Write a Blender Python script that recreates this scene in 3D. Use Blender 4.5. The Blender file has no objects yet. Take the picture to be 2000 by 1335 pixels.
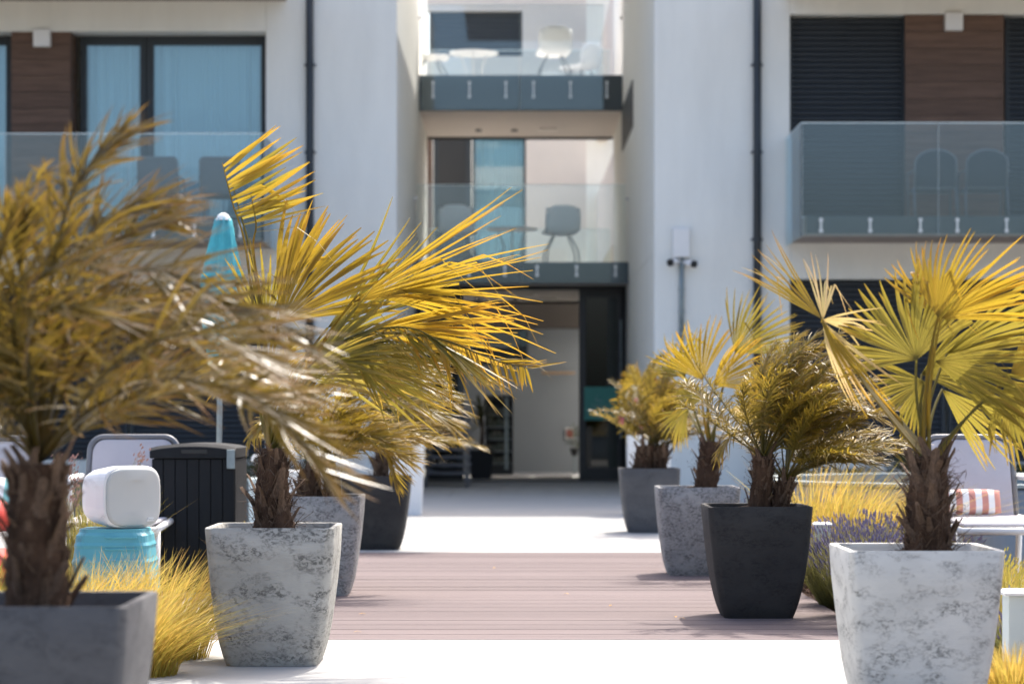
import bpy, math, random
from mathutils import Vector, Matrix, noise as mnoise
V = Vector
R = math.radians
rnd = random.Random(7)

# ------------------------------------------------------------------ camera, sky, sun, exposure
sc = bpy.context.scene
col = sc.collection
FPX, CX, HY, H = 4722.2, 1000.0, 815.0, 1.1      # focal length and horizon in photo pixels, eye height in m


def P(u, v, D):
    """point of the place seen at photo pixel (u, v) at distance D"""
    return V(((u - CX) * D / FPX, D, H + (HY - v) * D / FPX))


cd = bpy.data.cameras.new('camera')
cam = bpy.data.objects.new('camera', cd)
col.objects.link(cam)
cam.location = (0, 0, H)
cam.rotation_euler = (R(90), 0, 0)
cd.lens = 85
cd.sensor_width = 36
cd.shift_y = (HY - 667.5) / 2000
cd.clip_start = .1
cd.clip_end = 3000
cd.dof.use_dof = True
cd.dof.focus_distance = 11.6
cd.dof.aperture_fstop = 2.9
sc.camera = cam

SUN = V((.204, .543, .815)).normalized()
w = bpy.data.worlds.new('World')
sc.world = w
w.use_nodes = True
wn = w.node_tree.nodes
sky = wn.new('ShaderNodeTexSky')
sky.sky_type = 'NISHITA'
sky.sun_disc = False
sky.sun_elevation = math.asin(SUN.z)
sky.sun_rotation = math.atan2(SUN.x, SUN.y)
sky.ozone_density = .3
sky.dust_density = 5.0
sky.air_density = .85
w.node_tree.links.new(sky.outputs[0], wn['Background'].inputs[0])
wn['Background'].inputs[1].default_value = .15

sl = bpy.data.lights.new('sun', 'SUN')
sl.energy = 2.4
sl.angle = R(.55)
sl.color = (1, .95, .87)
so = bpy.data.objects.new('sun', sl)
col.objects.link(so)
so.rotation_euler = (-SUN).to_track_quat('-Z', 'Y').to_euler()
so.location = SUN * 60

sc.view_settings.view_transform = 'Standard'
sc.view_settings.look = 'None'
sc.view_settings.exposure = 1.42
sc.view_settings.gamma = 1
sc.view_settings.use_curve_mapping = False
sc.render.engine = 'CYCLES'
sc.cycles.max_bounces = 10
sc.cycles.transparent_max_bounces = 24
sc.cycles.use_denoising = True
sc.cycles.sample_clamp_indirect = 6

# ------------------------------------------------------------------ materials


def mat(name, color, rough=.6, spec=.4, metal=0, objvar=0, var=0, vscale=8, bump=0, bscale=60, stretch=(1, 1, 1), color2=None, coord='Object'):
    m = bpy.data.materials.new(name)
    m.use_nodes = True
    nt = m.node_tree
    b = nt.nodes['Principled BSDF']
    b.inputs['Base Color'].default_value = (*color, 1)
    b.inputs['Roughness'].default_value = rough
    b.inputs['Specular IOR Level'].default_value = spec
    b.inputs['Metallic'].default_value = metal
    if var or bump:
        tc = nt.nodes.new('ShaderNodeTexCoord')
        mp = nt.nodes.new('ShaderNodeMapping')
        mp.inputs['Scale'].default_value = stretch
        nt.links.new(tc.outputs[coord], mp.inputs[0])
        oi = nt.nodes.new('ShaderNodeObjectInfo')
        ml = nt.nodes.new('ShaderNodeMath')
        ml.operation = 'MULTIPLY'
        ml.inputs[1].default_value = 37.0
        nt.links.new(oi.outputs['Random'], ml.inputs[0])
        nt.links.new(ml.outputs[0], mp.inputs['Location'])
    if var:
        n = nt.nodes.new('ShaderNodeTexNoise')
        n.inputs['Scale'].default_value = vscale
        n.inputs['Detail'].default_value = 6
        n.inputs['Roughness'].default_value = .65
        nt.links.new(mp.outputs[0], n.inputs[0])
        r = nt.nodes.new('ShaderNodeValToRGB')
        c2 = color2 or tuple(c * (1 - var) for c in color)
        r.color_ramp.elements[0].position = .3
        r.color_ramp.elements[0].color = (*c2, 1)
        r.color_ramp.elements[1].position = .68
        r.color_ramp.elements[1].color = (*color, 1)
        nt.links.new(n.outputs[0], r.inputs[0])
        nt.links.new(r.outputs[0], b.inputs['Base Color'])
        if objvar:
            hs = nt.nodes.new('ShaderNodeHueSaturation')
            mr = nt.nodes.new('ShaderNodeMapRange')
            mr.inputs[3].default_value, mr.inputs[4].default_value = 1 - objvar, 1 + objvar
            nt.links.new(oi.outputs['Random'], mr.inputs[0])
            nt.links.new(mr.outputs[0], hs.inputs['Value'])
            nt.links.new(r.outputs[0], hs.inputs['Color'])
            nt.links.new(hs.outputs[0], b.inputs['Base Color'])
    if bump:
        n2 = nt.nodes.new('ShaderNodeTexNoise')
        n2.inputs['Scale'].default_value = bscale
        n2.inputs['Detail'].default_value = 5
        nt.links.new(mp.outputs[0], n2.inputs[0])
        bp = nt.nodes.new('ShaderNodeBump')
        bp.inputs['Strength'].default_value = bump
        bp.inputs['Distance'].default_value = .01
        nt.links.new(n2.outputs[0], bp.inputs['Height'])
        nt.links.new(bp.outputs[0], b.inputs['Normal'])
    return m


def leaf_mat(name, c0, c1, c2, trans, fac=.4, rough=.34, spec=.55, hues=(.515, .482), vals=(.5, 1.35)):
    """UV.x is a random number per leaflet, UV.y runs from the leaflet's foot to its tip"""
    m = bpy.data.materials.new(name)
    m.use_nodes = True
    nt = m.node_tree
    N, L = nt.nodes, nt.links
    b = N['Principled BSDF']
    uv = N.new('ShaderNodeUVMap')
    sp = N.new('ShaderNodeSeparateXYZ')
    L.new(uv.outputs[0], sp.inputs[0])
    r = N.new('ShaderNodeValToRGB')
    e = r.color_ramp.elements
    e[0].position, e[0].color = 0, (*c0, 1)
    e[1].position, e[1].color = 1, (*[c * .55 for c in c2], 1)
    for pos, c in ((.55, c1), (.9, c2)):
        x = e.new(pos)
        x.color = (*c, 1)
    L.new(sp.outputs[1], r.inputs[0])
    oi = N.new('ShaderNodeObjectInfo')
    ad = N.new('ShaderNodeMath')
    ad.operation = 'MULTIPLY_ADD'
    ad.inputs[1].default_value = .55
    L.new(sp.outputs[0], ad.inputs[0])
    ml = N.new('ShaderNodeMath')
    ml.operation = 'MULTIPLY'
    ml.inputs[1].default_value = .45
    L.new(oi.outputs['Random'], ml.inputs[0])
    L.new(ml.outputs[0], ad.inputs[2])
    hs = N.new('ShaderNodeHueSaturation')
    mr = N.new('ShaderNodeMapRange')
    mr.inputs[3].default_value, mr.inputs[4].default_value = vals
    L.new(ad.outputs[0], mr.inputs[0])
    L.new(mr.outputs[0], hs.inputs['Value'])
    mh = N.new('ShaderNodeMapRange')
    mh.inputs[3].default_value, mh.inputs[4].default_value = hues
    L.new(sp.outputs[0], mh.inputs[0])
    L.new(mh.outputs[0], hs.inputs['Hue'])
    L.new(r.outputs[0], hs.inputs['Color'])
    L.new(hs.outputs[0], b.inputs['Base Color'])
    b.inputs['Roughness'].default_value = rough
    b.inputs['Specular IOR Level'].default_value = spec
    t = N.new('ShaderNodeBsdfTranslucent')
    mx = N.new('ShaderNodeMix')
    mx.data_type = 'RGBA'
    mx.inputs[0].default_value = .5
    mx.inputs[7].default_value = (*trans, 1)
    L.new(hs.outputs[0], mx.inputs[6])
    L.new(mx.outputs[2], t.inputs[0])
    ms = N.new('ShaderNodeMixShader')
    ms.inputs[0].default_value = fac
    L.new(b.outputs[0], ms.inputs[1])
    L.new(t.outputs[0], ms.inputs[2])
    L.new(ms.outputs[0], N['Material Output'].inputs[0])
    return m


def glass_mat(name, tint, refl=.1, gcol=(1, 1, 1), rough=.02):
    m = bpy.data.materials.new(name)
    m.use_nodes = True
    nt = m.node_tree
    N, L = nt.nodes, nt.links
    N.remove(N['Principled BSDF'])
    tr = N.new('ShaderNodeBsdfTransparent')
    tr.inputs[0].default_value = (*tint, 1)
    g = N.new('ShaderNodeBsdfGlossy')
    g.inputs['Roughness'].default_value = rough
    g.inputs[0].default_value = (*gcol, 1)
    fr = N.new('ShaderNodeFresnel')
    fr.inputs[0].default_value = 1.5
    ad = N.new('ShaderNodeMath')
    ad.inputs[1].default_value = refl
    ad.use_clamp = True
    L.new(fr.outputs[0], ad.inputs[0])
    ms = N.new('ShaderNodeMixShader')
    L.new(ad.outputs[0], ms.inputs[0])
    L.new(tr.outputs[0], ms.inputs[1])
    L.new(g.outputs[0], ms.inputs[2])
    L.new(ms.outputs[0], N['Material Output'].inputs[0])
    return m


def pot_mat(name, base, dark, spot, amount, sc_=1.0, cut=.42):
    """cast stone: pitted, streaked sideways"""
    m = bpy.data.materials.new(name)
    m.use_nodes = True
    nt = m.node_tree
    N, L = nt.nodes, nt.links
    b = N['Principled BSDF']
    tc = N.new('ShaderNodeTexCoord')
    mp = N.new('ShaderNodeMapping')
    mp.inputs['Scale'].default_value = (1, 1, 1.55)
    L.new(tc.outputs['Object'], mp.inputs[0])
    oi = N.new('ShaderNodeObjectInfo')
    mm = N.new('ShaderNodeMath')
    mm.operation = 'MULTIPLY'
    mm.inputs[1].default_value = 23
    L.new(oi.outputs['Random'], mm.inputs[0])
    L.new(mm.outputs[0], mp.inputs['Location'])

    def nz(scale, detail, rough):
        n = N.new('ShaderNodeTexNoise')
        n.inputs['Scale'].default_value = scale
        n.inputs['Detail'].default_value = detail
        n.inputs['Roughness'].default_value = rough
        n.inputs['Distortion'].default_value = .4
        L.new(mp.outputs[0], n.inputs[0])
        return n

    def ramp(a, c, src):
        r = N.new('ShaderNodeMapRange')
        r.inputs[1].default_value, r.inputs[2].default_value = a, c
        L.new(src, r.inputs[0])
        return r.outputs[0]
    big = ramp(cut, cut + .18, nz(8 * sc_, 5, .6).outputs[0])
    fine = ramp(.485, .545, nz(44 * sc_, 9, .80).outputs[0])
    mul = N.new('ShaderNodeMath')
    mul.operation = 'MULTIPLY'
    L.new(big, mul.inputs[0])
    L.new(fine, mul.inputs[1])
    am = N.new('ShaderNodeMath')
    am.operation = 'MULTIPLY'
    am.inputs[1].default_value = amount
    L.new(mul.outputs[0], am.inputs[0])
    soft = N.new('ShaderNodeMix')
    soft.data_type = 'RGBA'
    soft.inputs[6].default_value = (*base, 1)
    soft.inputs[7].default_value = (*dark, 1)
    L.new(ramp(.35, .7, nz(3.2, 5, .6).outputs[0]), soft.inputs[0])
    mx = N.new('ShaderNodeMix')
    mx.data_type = 'RGBA'
    L.new(am.outputs[0], mx.inputs[0])
    L.new(soft.outputs[2], mx.inputs[6])
    mx.inputs[7].default_value = (*spot, 1)
    L.new(mx.outputs[2], b.inputs['Base Color'])
    b.inputs['Roughness'].default_value = .78
    b.inputs['Specular IOR Level'].default_value = .25
    mp2 = N.new('ShaderNodeMapping')
    mp2.inputs['Scale'].default_value = (1, 1, 7)
    L.new(tc.outputs['Object'], mp2.inputs[0])
    n3 = N.new('ShaderNodeTexNoise')
    n3.inputs['Scale'].default_value = 28
    n3.inputs['Detail'].default_value = 6
    L.new(mp2.outputs[0], n3.inputs[0])
    hh = N.new('ShaderNodeMath')
    hh.operation = 'SUBTRACT'
    L.new(n3.outputs[0], hh.inputs[0])
    L.new(am.outputs[0], hh.inputs[1])
    bp = N.new('ShaderNodeBump')
    bp.inputs['Strength'].default_value = .45
    bp.inputs['Distance'].default_value = .006
    L.new(hh.outputs[0], bp.inputs['Height'])
    L.new(bp.outputs[0], b.inputs['Normal'])
    return m


M = {}
M['plaster'] = mat('plaster', (.84, .845, .80), .88, .15, var=.085, vscale=1.5, stretch=(1.5, 1.5, .3), bump=.4, bscale=34)
M['plaster_warm'] = mat('plaster_warm', (.72, .66, .61), .85, .2, var=.05, vscale=1.2, bump=.2, bscale=45)
M['soffit'] = mat('soffit', (.40, .35, .32), .85, .2, var=.06, vscale=1)
M['paving'] = mat('paving', (.40, .396, .382), .85, .1, var=.07, vscale=1.4, bump=.1, bscale=70)
M['joint'] = mat('joint', (.30, .29, .28), .9, .1)
M['deck'] = mat('deck', (.180, .146, .145), .78, .1, objvar=.10, var=.2, vscale=3, stretch=(.5, 12, 1), bump=.3, bscale=30)
M['deck_dark'] = mat('deck_dark', (.05, .042, .04), .9, .1)
M['earth'] = mat('earth', (.16, .14, .10), .95, .1, var=.4, vscale=3)
M['mulch'] = mat('mulch', (.11, .06, .038), .9, .2, var=.6, vscale=30)
M['chip'] = mat('chip', (.22, .125, .08), .85, .2, var=.7, vscale=5)
M['soil'] = mat('soil', (.06, .04, .028), .95, .1, var=.6, vscale=40, bump=.8, bscale=90)
M['anthracite'] = mat('anthracite', (.030, .038, .045), .5, .4)
M['shutter'] = mat('shutter', (.021, .027, .035), .5, .4)
M['fascia'] = mat('fascia', (.060, .080, .095), .4, .5, var=.1, vscale=2)
M['wood'] = mat('wood', (.17, .103, .073), .6, .3, objvar=.12, var=.45, vscale=3, stretch=(.6, 1, 9), bump=.15, bscale=10)
M['pipe'] = mat('pipe', (.022, .030, .038), .45, .5)
M['steel'] = mat('steel', (.62, .63, .64), .3, .5, metal=1)
M['galv'] = mat('galv', (.30, .36, .38), .5, .4, metal=.4, var=.3, vscale=12)
M['white_plastic'] = mat('white_plastic', (.80, .80, .79), .42, .45)
M['speaker_grille'] = mat('speaker_grille', (.52, .53, .51), .6, .3, bump=.12, bscale=500)
M['white_paint'] = mat('white_paint', (.80, .80, .79), .5, .4, var=.04, vscale=4)
M['black'] = mat('black', (.012, .013, .015), .4, .5)
M['grey_fabric'] = mat('grey_fabric', (.52, .50, .53), .85, .2, var=.06, vscale=10, bump=.2, bscale=400)
M['dark_fabric'] = mat('dark_fabric', (.15, .16, .175), .8, .2, var=.1, vscale=20)
M['arch_fabric'] = mat('arch_fabric', (.05, .056, .064), .8, .2)
M['chair_frame'] = mat('chair_frame', (.16, .165, .18), .45, .5)
M['chair_pale'] = mat('chair_pale', (.80, .80, .80), .5, .4)
M['chair_legs'] = mat('chair_legs', (.14, .15, .155), .4, .5)
M['table'] = mat('table', (.60, .60, .60), .45, .4)
M['bin'] = mat('bin', (.016, .018, .021), .75, .18, var=.2, vscale=5, stretch=(6, 6, 1), bump=.2, bscale=60)
M['teal'] = mat('teal', (.11, .40, .47), .4, .5, var=.12, vscale=6)
M['teal_fabric'] = mat('teal_fabric', (.10, .50, .58), .8, .2, var=.25, vscale=9)
M['cap_white'] = mat('cap_white', (.82, .86, .86), .7, .2)
M['bollard_body'] = mat('bollard_body', (.60, .68, .68), .5, .4)
M['pool_wall'] = mat('pool_wall', (.24, .27, .295), .28, .5, metal=.45, var=.3, vscale=1.4, stretch=(2.4, 2.4, .15))  # vertical streaks in the colour stand for reflections on the metal
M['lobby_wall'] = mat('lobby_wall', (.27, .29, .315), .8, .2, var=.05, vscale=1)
M['lobby_ceiling'] = mat('lobby_ceiling', (.09, .078, .07), .8, .2)
M['dark_plant_pot'] = mat('dark_plant_pot', (.035, .036, .038), .6, .3)
M['green_sign'] = mat('green_sign', (.055, .26, .22), .5, .4)
M['sign_print'] = mat('sign_print', (.14, .32, .30), .5, .3)
M['red'] = mat('red', (.62, .055, .035), .55, .35, var=.2, vscale=9)
M['coral_stripe'] = mat('coral_stripe', (.58, .27, .22), .85, .2)
M['teal_stripe'] = mat('teal_stripe', (.28, .62, .60), .85, .2)
M['white_stripe'] = mat('white_stripe', (.82, .82, .80), .85, .2)
M['picture'] = mat('picture', (.45, .14, .12), .6, .3, var=.5, vscale=25)
M['tan_wood'] = mat('tan_wood', (.42, .28, .18), .5, .4)
M['beige_strip'] = mat('beige_strip', (.76, .72, .67), .5, .3)
M['trunk'] = mat('trunk', (.105, .062, .040), .92, .12, var=.75, vscale=22, stretch=(1, 1, .35), bump=1.0, bscale=60)
M['stub'] = mat('stub', (.19, .125, .085), .85, .2, var=.65, vscale=14, stretch=(1, 1, .4), bump=.5, bscale=60)
M['fibre'] = mat('fibre', (.17, .115, .08), .9, .1, var=.5, vscale=20)
M['lavender'] = mat('lavender', (.30, .275, .36), .85, .2, var=.4, vscale=25, color2=(.16, .13, .25))
M['pink_flower'] = mat('pink_flower', (.75, .20, .27), .7, .3, var=.3, vscale=10)
M['weed_blossom'] = mat('weed_blossom', (.55, .33, .28), .8, .2, var=.5, vscale=30)
M['vending_front'] = mat('vending_front', (.05, .06, .065), .2, .5)
M['stock'] = mat('stock', (.22, .20, .17), .6, .3, var=.7, vscale=14, color2=(.05, .10, .09))
M['stone_grey'] = pot_mat('stone_grey', (.43, .42, .385), (.30, .295, .27), (.09, .088, .082), .85)
M['stone_mid'] = pot_mat('stone_mid', (.38, .378, .37), (.285, .285, .285), (.075, .076, .08), .85, 1.35, .36)
M['stone_light'] = pot_mat('stone_light', (.64, .625, .58), (.53, .52, .485), (.13, .126, .115), .72, 1.15, .45)
M['stone_black'] = pot_mat('stone_black', (.044, .043, .042), (.031, .030, .030), (.015, .015, .017), .6)
M['stone_charcoal'] = pot_mat('stone_charcoal', (.115, .115, .12), (.085, .085, .09), (.05, .05, .055), .5)
M['balcony_glass'] = glass_mat('balcony_glass', (.935, .972, .978), .014, (.85, .95, 1))
M['edge_glass'] = mat('edge_glass', (.72, .82, .82), .2, .5)
M['window_glass'] = glass_mat('window_glass', (.76, .88, .92), .05, (.85, .95, 1))
M['door_glass'] = glass_mat('door_glass', (.03, .07, .062), .0)
M['curtain'] = mat('curtain', (.84, .87, .88), .9, .1)
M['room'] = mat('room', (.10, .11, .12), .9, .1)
M['shelf_metal'] = mat('shelf_metal', (.35, .40, .44), .4, .5)
FAN = leaf_mat('fan_leaf', (.19, .155, .026), (.29, .21, .022), (.44, .23, .03), (.80, .52, .04), .45, .46, .42)
FAN_OLIVE = leaf_mat('fan_leaf_olive', (.13, .12, .03), (.20, .165, .028), (.36, .22, .03), (.56, .44, .06), .41, .48, .40)
FAN_PALE = leaf_mat('fan_leaf_dry', (.42, .33, .15), (.52, .42, .22), (.50, .33, .14), (.80, .60, .20), .35, .4)
PINN = leaf_mat('feather_leaf', (.066, .055, .017), (.105, .082, .019), (.22, .11, .03), (.50, .33, .04), .34, .30, .42)
PINN_DARK = leaf_mat('feather_leaf_dark', (.125, .11, .03), (.18, .15, .03), (.19, .11, .024), (.50, .34, .04), .32, .42, .5)
PINN_OLIVE = leaf_mat('feather_leaf_olive', (.115, .10, .022), (.20, .155, .024), (.34, .21, .03), (.85, .58, .06), .38, .40, .5)
GRASS = leaf_mat('grass_gold', (.30, .23, .045), (.60, .44, .09), (.75, .54, .17), (.92, .68, .14), .42, .5, .35, (.545, .47), (.25, 1.3))
GRASS_GREEN = leaf_mat('grass_green', (.13, .13, .03), (.26, .22, .04), (.44, .36, .10), (.60, .48, .08), .42, .5, .3, (.55, .46), (.35, 1.4))
SHRUB = leaf_mat('shrub_leaf', (.05, .062, .02), (.075, .085, .025), (.12, .10, .03), (.20, .22, .04), .3, .45, .4)
LAV_STEM = leaf_mat('lavender_stem', (.11, .115, .055), (.20, .20, .08), (.25, .22, .12), (.4, .4, .1), .3, .6, .3)

# ------------------------------------------------------------------ mesh helpers


class MB:
    def __init__(s):
        s.v, s.f, s.uv, s.mi = [], [], [], []

    def face(s, idx, uv=None, mi=0):
        s.f.append(idx)
        s.uv.append(uv or [(.5, .3)] * len(idx))
        s.mi.append(mi)

    def box(s, x0, x1, y0, y1, z0, z1, mi=0):
        n = len(s.v)
        s.v += [(x, y, z) for z in (z0, z1) for y in (y0, y1) for x in (x0, x1)]
        for q in ((0, 2, 3, 1), (4, 5, 7, 6), (0, 1, 5, 4), (2, 6, 7, 3), (0, 4, 6, 2), (1, 3, 7, 5)):
            s.face([n + k for k in q], mi=mi)
        return s

    def tube(s, pts, rad, n=8, cap=True, uv=(.5, .2)):
        pts = [V(p) for p in pts]
        if not hasattr(rad, '__len__'):
            rad = [rad] * len(pts)
        b = len(s.v)
        ref = None
        for i, p in enumerate(pts):
            t = (pts[min(i + 1, len(pts) - 1)] - pts[max(i - 1, 0)]).normalized()
            if ref is None:
                ref = V((0, 0, 1)) if abs(t.z) < .9 else V((1, 0, 0))
            a = (ref - t * ref.dot(t)).normalized()
            ref = a
            c = t.cross(a)
            for k in range(n):
                g = 2 * math.pi * k / n
                s.v.append(tuple(p + (a * math.cos(g) + c * math.sin(g)) * rad[i]))
        for i in range(len(pts) - 1):
            for k in range(n):
                k2 = (k + 1) % n
                s.face([b + i * n + k, b + i * n + k2, b + (i + 1) * n + k2, b + (i + 1) * n + k], [uv] * 4)
        if cap:
            s.face([b + k for k in range(n)][::-1], [uv] * n)
            s.face([b + (len(pts) - 1) * n + k for k in range(n)], [uv] * n)
        return s

    def loft(s, rings, cap0=True, cap1=True, closed=True):
        b = len(s.v)
        n = len(rings[0])
        for r in rings:
            s.v += [tuple(p) for p in r]
        for i in range(len(rings) - 1):
            for k in range(n if closed else n - 1):
                k2 = (k + 1) % n
                s.face([b + i * n + k, b + i * n + k2, b + (i + 1) * n + k2, b + (i + 1) * n + k])
        if cap0:
            s.face([b + k for k in range(n)][::-1])
        if cap1:
            s.face([b + (len(rings) - 1) * n + k for k in range(n)])
        return s

    def strip(s, pts, wid, side, r, t0=0, t1=1, fold=0):
        """a leaf blade along pts; side = width direction(s); fold lifts the midrib"""
        b = len(s.v)
        n = len(pts)
        for i, p in enumerate(pts):
            sd = side[i] if isinstance(side, list) else side
            h = wid[i] / 2
            if fold:
                T = (pts[min(i + 1, n - 1)] - pts[max(i - 1, 0)])
                nn = T.cross(sd)
                nn = nn.normalized() if nn.length > 1e-9 else V((0, 0, 1))
                s.v += [tuple(p - sd * h), tuple(p + nn * h * fold), tuple(p + sd * h)]
            else:
                s.v += [tuple(p - sd * h), tuple(p + sd * h)]
        k = 3 if fold else 2
        for i in range(n - 1):
            ta = t0 + (t1 - t0) * i / (n - 1)
            tb = t0 + (t1 - t0) * (i + 1) / (n - 1)
            for j in range(k - 1):
                a = b + i * k + j
                s.face([a, a + 1, a + 1 + k, a + k], [(r, ta), (r, ta), (r, tb), (r, tb)])
        return s

    def mesh(s, name, mats, smooth=False, origin=(0, 0, 0)):
        me = bpy.data.meshes.new(name)
        o = V(origin)
        me.from_pydata([tuple(V(p) - o) for p in s.v] if o.length else s.v, [], s.f)
        for m in (mats if isinstance(mats, (list, tuple)) else [mats]):
            me.materials.append(m)
        ul = me.uv_layers.new(name='UVMap')
        ul.data.foreach_set('uv', [c for q in s.uv for p in q for c in p])
        me.polygons.foreach_set('material_index', s.mi)
        if smooth:
            me.polygons.foreach_set('use_smooth', [True] * len(me.polygons))
        me.update()
        return me

    def build(s, name, mats, parent=None, smooth=False, bevel=0, seg=2, origin=None):
        loc = origin if origin is not None else (world_loc(parent) if parent else V((0, 0, 0)))
        me = s.mesh(name, mats, smooth, loc)
        o = bpy.data.objects.new(name, me)
        col.objects.link(o)
        if parent:
            o.parent = parent
            if origin is not None:
                o.location = V(origin) - world_loc(parent)
        else:
            o.location = loc
        if bevel:
            bv = o.modifiers.new('bevel', 'BEVEL')
            bv.width = bevel
            bv.segments = seg
            bv.limit_method = 'ANGLE'
        return o


def world_loc(o):
    l = V((0, 0, 0))
    while o:
        l += V(o.location)
        o = o.parent
    return l


def box(name, m, parent, x0, x1, y0, y1, z0, z1, bevel=0):
    return MB().box(min(x0, x1), max(x0, x1), min(y0, y1), max(y0, y1), min(z0, z1), max(z0, z1)).build(name, m, parent, bevel=bevel)


def tag(o, label=None, cat=None, group=None, kind=None):
    for k, v in (('label', label), ('category', cat), ('group', group), ('kind', kind)):
        if v:
            o[k] = v
    return o


def empty(name, loc, label=None, cat=None, group=None, kind=None):
    o = bpy.data.objects.new(name, None)
    col.objects.link(o)
    o.location = loc
    o.empty_display_size = .1
    return tag(o, label, cat, group, kind)


def copy_tree(o, parent=None):
    c = o.copy()
    col.objects.link(c)
    if parent:
        c.parent = parent
    for ch in list(o.children):
        copy_tree(ch, c)
    return c


def inst(name, me, parent, loc, rot=(0, 0, 0), scale=1):
    o = bpy.data.objects.new(name, me)
    col.objects.link(o)
    o.parent = parent
    o.location = loc
    o.rotation_euler = rot
    o.scale = (scale,) * 3 if not hasattr(scale, '__len__') else scale
    return o


def rrect(cx, cy, hx, hy, r, z, n=5):
    pts = []
    for sx, sy, a0 in ((1, 1, 0), (-1, 1, 90), (-1, -1, 180), (1, -1, 270)):
        for k in range(n + 1):
            a = R(a0 + 90 * k / n)
            pts.append(V((cx + sx * (hx - r) + r * math.cos(a), cy + sy * (hy - r) + r * math.sin(a), z)))
    return pts


def smooth_path(pts, n):
    pts = [V(p) for p in pts]
    q = [pts[0] * 2 - pts[1]] + pts + [pts[-1] * 2 - pts[-2]]
    out = []
    m = len(pts) - 1
    for i in range(n + 1):
        x = i / n * m
        k = min(int(x), m - 1)
        t = x - k
        a, b, c, d = q[k:k + 4]
        out.append(.5 * ((2 * b) + (c - a) * t + (2 * a - 5 * b + 4 * c - d) * t * t + (3 * b - a - 3 * c + d) * t ** 3))
    return out


# ------------------------------------------------------------------ ground
PX0, PX1 = -1.53, 1.83                      # edges of the walk
D0, D1 = 12.0, 19.75                        # the timber deck
g = MB()
g.v += [(-900, -900, -.09), (900, -900, -.09), (900, 1500, -.09), (-900, 1500, -.09)]
g.face([0, 1, 2, 3])
tag(g.build('ground', M['earth']), 'bare earth ground under and around the terrace', kind='structure')


def slabs(name, label, x0, x1, y0, y1, nx, ny, m=M['paving'], bed=True):
    root = empty(name, (x0, y0, 0), label, kind='structure')
    if bed:
        box('joint_bed', M['joint'], root, x0 + .004, x1 - .004, y0 + .004, y1 - .004, -.08, -.012)
    me = MB().box(0, (x1 - x0) / nx - .005, 0, (y1 - y0) / ny - .005, -.06, 0).mesh('paving_slab', m)
    for i in range(nx):
        for j in range(ny):
            inst('paving_slab', me, root, ((x1 - x0) / nx * i + .0025, (y1 - y0) / ny * j + .0025, rnd.uniform(-.0012, .0012)))
    return root


slabs('front_pavement', 'white paving of the walk in front of the timber deck', PX0, PX1, 2.0, D0 - .004, 1, 7)
slabs('middle_pavement', 'white sunlit paving between the timber deck and the building', PX0, PX1 + .2, D1 + .004, 33.4, 1, 5)
slabs('porch_pavement', 'shaded paving slabs leading to the entrance', PX0 - .05, PX1 + .1, 33.41, 40.5, 5, 2)
slabs('side_pavement', 'white paving left of the timber deck', -9.0, PX0 - .006, D0 - .0, 31.0, 6, 10)
slabs('terrace_pavement', 'grey paving right of the planting bed', 3.2, 11.0, 13.2, 31.0, 5, 10)

deck = empty('deck', (PX0, D0, 0), 'reddish brown timber deck crossing the walk', kind='structure')
box('joist_bed', M['deck_dark'], deck, PX0 + .01, PX1 - .01, D0 + .005, D1 - .005, -.08, -.03)
npl = 54
pw = (D1 - D0) / npl
pme = [MB().box(0, PX1 - PX0 - .01, 0, pw - g_, -.025, 0).mesh('plank', M['deck']) for g_ in (.003, .004, .008)]
for i in range(npl):
    inst('plank', pme[rnd.choice((0, 0, 1, 1, 2))], deck, (.005 + rnd.uniform(-.003, .003), i * pw + .002, rnd.uniform(-.0015, .001)))

def bed(name, label, x0, x1, y0, y1, nchip, seed):
    r = random.Random(seed)
    root = empty(name, (x0, y0, 0), label, kind='structure')
    m = MB()
    n = 24
    for j in range(n + 1):
        for i in range(n + 1):
            x, y = x0 + (x1 - x0) * i / n, y0 + (y1 - y0) * j / n
            edge = min(i, n - i, j, n - j) / 3
            m.v.append((x, y, -.035 + min(edge, 1) * (.02 + .04 * mnoise.noise(V((x * 3, y * 3, 1))))))
    for j in range(n):
        for i in range(n):
            a = j * (n + 1) + i
            m.face([a, a + 1, a + n + 2, a + n + 1])
    m.build('bed_soil', M['mulch'], root, smooth=True)
    c = MB()
    for k in range(nchip):
        x, y = r.uniform(x0 + .02, x1 - .02), r.uniform(y0 + .02, y1 - .02)
        z = -.012 + .03 * r.random()
        L_, W_ = r.uniform(.015, .05), r.uniform(.008, .02)
        rot = Matrix.Rotation(r.uniform(0, 6.3), 4, 'Z') @ Matrix.Rotation(r.uniform(-.6, .6), 4, 'X') @ Matrix.Rotation(r.uniform(-.6, .6), 4, 'Y')
        b = len(c.v)
        for dx, dy, dz in ((-1, -1, 0), (1, -.7, 0), (.8, 1, 0), (-1, .8, 0), (0, 0, .5)):
            q = rot @ V((dx * L_ / 2, dy * W_ / 2, dz * .012))
            c.v.append((x + q.x, y + q.y, z + q.z))
        for q in ((0, 1, 4), (1, 2, 4), (2, 3, 4), (3, 0, 4)):
            c.face([b + t for t in q])
    o = c.build('bark_chips', M['chip'], root)
    o['kind'] = 'stuff'
    return root


bed('planting_bed', 'mulched planting bed left of the walk', -4.2, PX0 - .008, 7.0, D0 - .1, 5200, 3)
bed('planting_bed', 'mulched planting bed right of the walk', PX1 + .006, 3.19, 7.2, 18.2, 7000, 4)
box('kerb', M['paving'], None, PX1 + .006, 3.0, 18.21, 31, -.07, .0)['kind'] = 'structure'

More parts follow.
